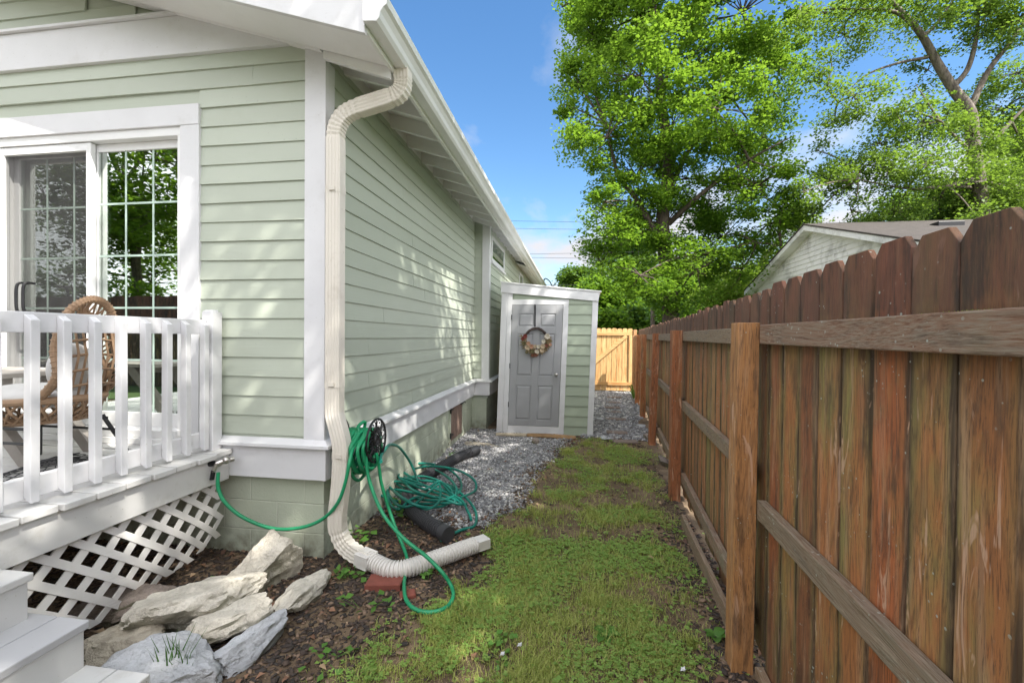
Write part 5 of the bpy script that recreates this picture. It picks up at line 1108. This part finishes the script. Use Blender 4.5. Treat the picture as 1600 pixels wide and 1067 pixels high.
# ================================================================== ON THE DECK
RAT = m_simple('rattan', (.30, .19, .11), .6, .3, 60, .5); CUS = m_simple('cushion_cloth', (.55, .54, .52), .9, .1, 20, .3)
ch = thing('rattan_chair', (-2.92, 2.12, .735), 'tan rattan armchair with grey cushions on black metal legs behind the railing', 'chair')
cx_, cy_, sz = -2.98, 2.12, 1.13
cy_ = 2.03
seat = [(cx_+.36*math.cos(a), cy_+.20*math.sin(a), sz+.02*math.cos(a)) for a in [2*math.pi*i/28 for i in range(28)]]
bx_ = -2.66
arch = catmull([(bx_-.12, cy_-0.151, sz), (bx_+.03, cy_-0.162, sz+.14), (bx_+.0, cy_-0.146, sz+.30), (bx_+.03, cy_-0.112, sz+.47), (bx_+.05, cy_-0.039, sz+.545), (bx_+.05, cy_+0.039, sz+.545), (bx_+.03, cy_+0.112, sz+.47), (bx_+.0, cy_+0.146, sz+.30), (bx_+.03, cy_+0.157, sz+.14), (bx_-.12, cy_+0.151, sz)], 6)
inner = [Vector((p.x-.045, cy_+(p.y-cy_)*.74, sz+(p.z-sz)*.86)) for p in arch]
mb = MB(); mb.tube(arch, .019, 8); mb.tube(inner, .012, 6); mb.tube(seat, .020, 8, closed=True); low_ = [(x*1.0-(x-cx_)*.28, y-(y-cy_)*.28, z-.12) for x, y, z in seat]; mb.tube(low_, .014, 6, closed=True)
cr = random.Random(3)
for i in range(2, len(arch)-2): mb.tube([arch[i], inner[min(len(inner)-1, max(0, i+cr.choice((-2, 0, 2))))]], .005, 4)
for i in range(28):
    for dj in (1, -2): j = (i+dj) % 28; a, b = Vector(seat[i]), Vector(low_[j]); m = (a+b)/2; m += (m-Vector((cx_, cy_, m.z))).normalized()*.03; mb.tube([a, m, b], .0075, 5)
for i in range(7):
    yy = cy_-.11+.22*i/6; mb.tube([(bx_-.02, yy, sz-.02), (bx_+.05, yy, sz+.25), (bx_+.02, yy, sz+.42)], .007, 4)
for z in (.08, .16, .24, .32, .40): mb.tube([(bx_+.02, cy_-.14, sz+z), (bx_+.06, cy_, sz+z+.02), (bx_+.02, cy_+.14, sz+z)], .007, 4)
for i in range(0, len(arch)-1):
    a = arch[i]; t = (arch[i+1]-arch[i]).normalized(); n_ = t.orthogonal().normalized(); b_ = t.cross(n_); mb.tube([a+(n_*math.cos(k*math.pi/3)+b_*math.sin(k*math.pi/3))*.0205 for k in range(6)], .0035, 4, closed=True)
mb.build('woven_frame', RAT, ch, smooth=True)
mb = MB(); ball(mb, (cx_, cy_, sz+.02), .34, 12, (.95, .54, .20)); mb.build('seat_cushion', CUS, ch, smooth=True)
mb = MB(); ball(mb, (bx_-.09, cy_, sz+.17), .17, 12, (.35, .7, .85)); mb.build('back_cushion', CUS, ch, smooth=True)
for sx__, sy__ in ((-1, -1), (-1, 1), (1, -1), (1, 1)):
    mb = MB(); mb.tube([(cx_+.22*sx__, cy_+.16*sy__, sz-.11), (cx_+.34*sx__, cy_+.24*sy__, .737)], .011, 6); mb.build('leg', BLACK, ch)
mb = MB()
for s in (-1, 1): mb.tube([(cx_-.24, cy_+.17*s, sz-.13), (cx_+.24, cy_+.17*s, sz-.13)], .009, 5); mb.tube([(cx_-.27, cy_+.19*s, sz-.20), (cx_+.27, cy_+.19*s, sz-.20)], .008, 5)
mb.build('leg_brace', BLACK, ch)
# wire basket lying on the boards
wc = at(92, 722, z=.80); wc.x -= .02
mb = MB()
for k in range(7): rad_ = .22-.022*k; z = .75+.012*k; mb.tube([(wc.x+rad_*1.15*math.cos(a), wc.y+rad_*math.sin(a), z+.02*math.cos(a)) for a in [2*math.pi*i/32 for i in range(32)]], .0028, 4, closed=True)
for k in range(9): a = math.pi*k/9; d = Vector((math.cos(a)*1.15, math.sin(a), 0)); mb.tube([Vector((wc.x, wc.y, .745))-d*.22, Vector((wc.x, wc.y, .83)), Vector((wc.x, wc.y, .745))+d*.22], .003, 4)
o = mb.build('wire_basket', BLACK, None); tag(o, 'round black wire basket resting upside down on the deck boards', 'basket')
OLD = m_simple('weathered_table_wood', (.34, .31, .28), .8, .2, 12, .5)
tb = thing('patio_table', (-3.9, 2.3, .735), 'weathered grey wooden table behind the rattan chair', 'table')
for k in range(4): mb = MB(); mb.box(-4.6, -3.22, 2.02+k*.12, 2.13+k*.12, 1.235, 1.262); mb.build('top_board', OLD, tb, bevel=.003)
mb = MB(); mb.box(-4.5, -3.26, 2.05, 2.10, 1.16, 1.234); mb.build('apron', OLD, tb)
for s in (0, 1):
    mb = MB(); mb.beam((-3.55+.02*s, 2.07+.33*s, 1.23), (-3.10, 2.07+.33*s, .74), .05, .07); mb.build('leg', OLD, tb, bevel=.003)
gr_ = thing('dark_bench', (-3.0, .6, .735), 'dark low bench on the deck mirrored in the door glass', 'bench')
mb = MB(); mb.box(-3.7, -2.75, 1.02, 1.4, 1.10, 1.15); mb.box(-3.7, -2.75, 1.02, 1.05, 1.15, 1.16); mb.build('seat', BLACK, gr_, bevel=.01)
for x in (-3.6, -2.85):
    for y in (1.08, 1.34): mb = MB(); mb.tube([(x, y, 1.1), (x*1.01, y, .737)], .014, 6); mb.build('leg', BLACK, gr_)
print('FACES', sum(len(o.data.polygons) for o in bpy.data.objects if o.type == 'MESH'), 'OBJ', len(bpy.data.objects))
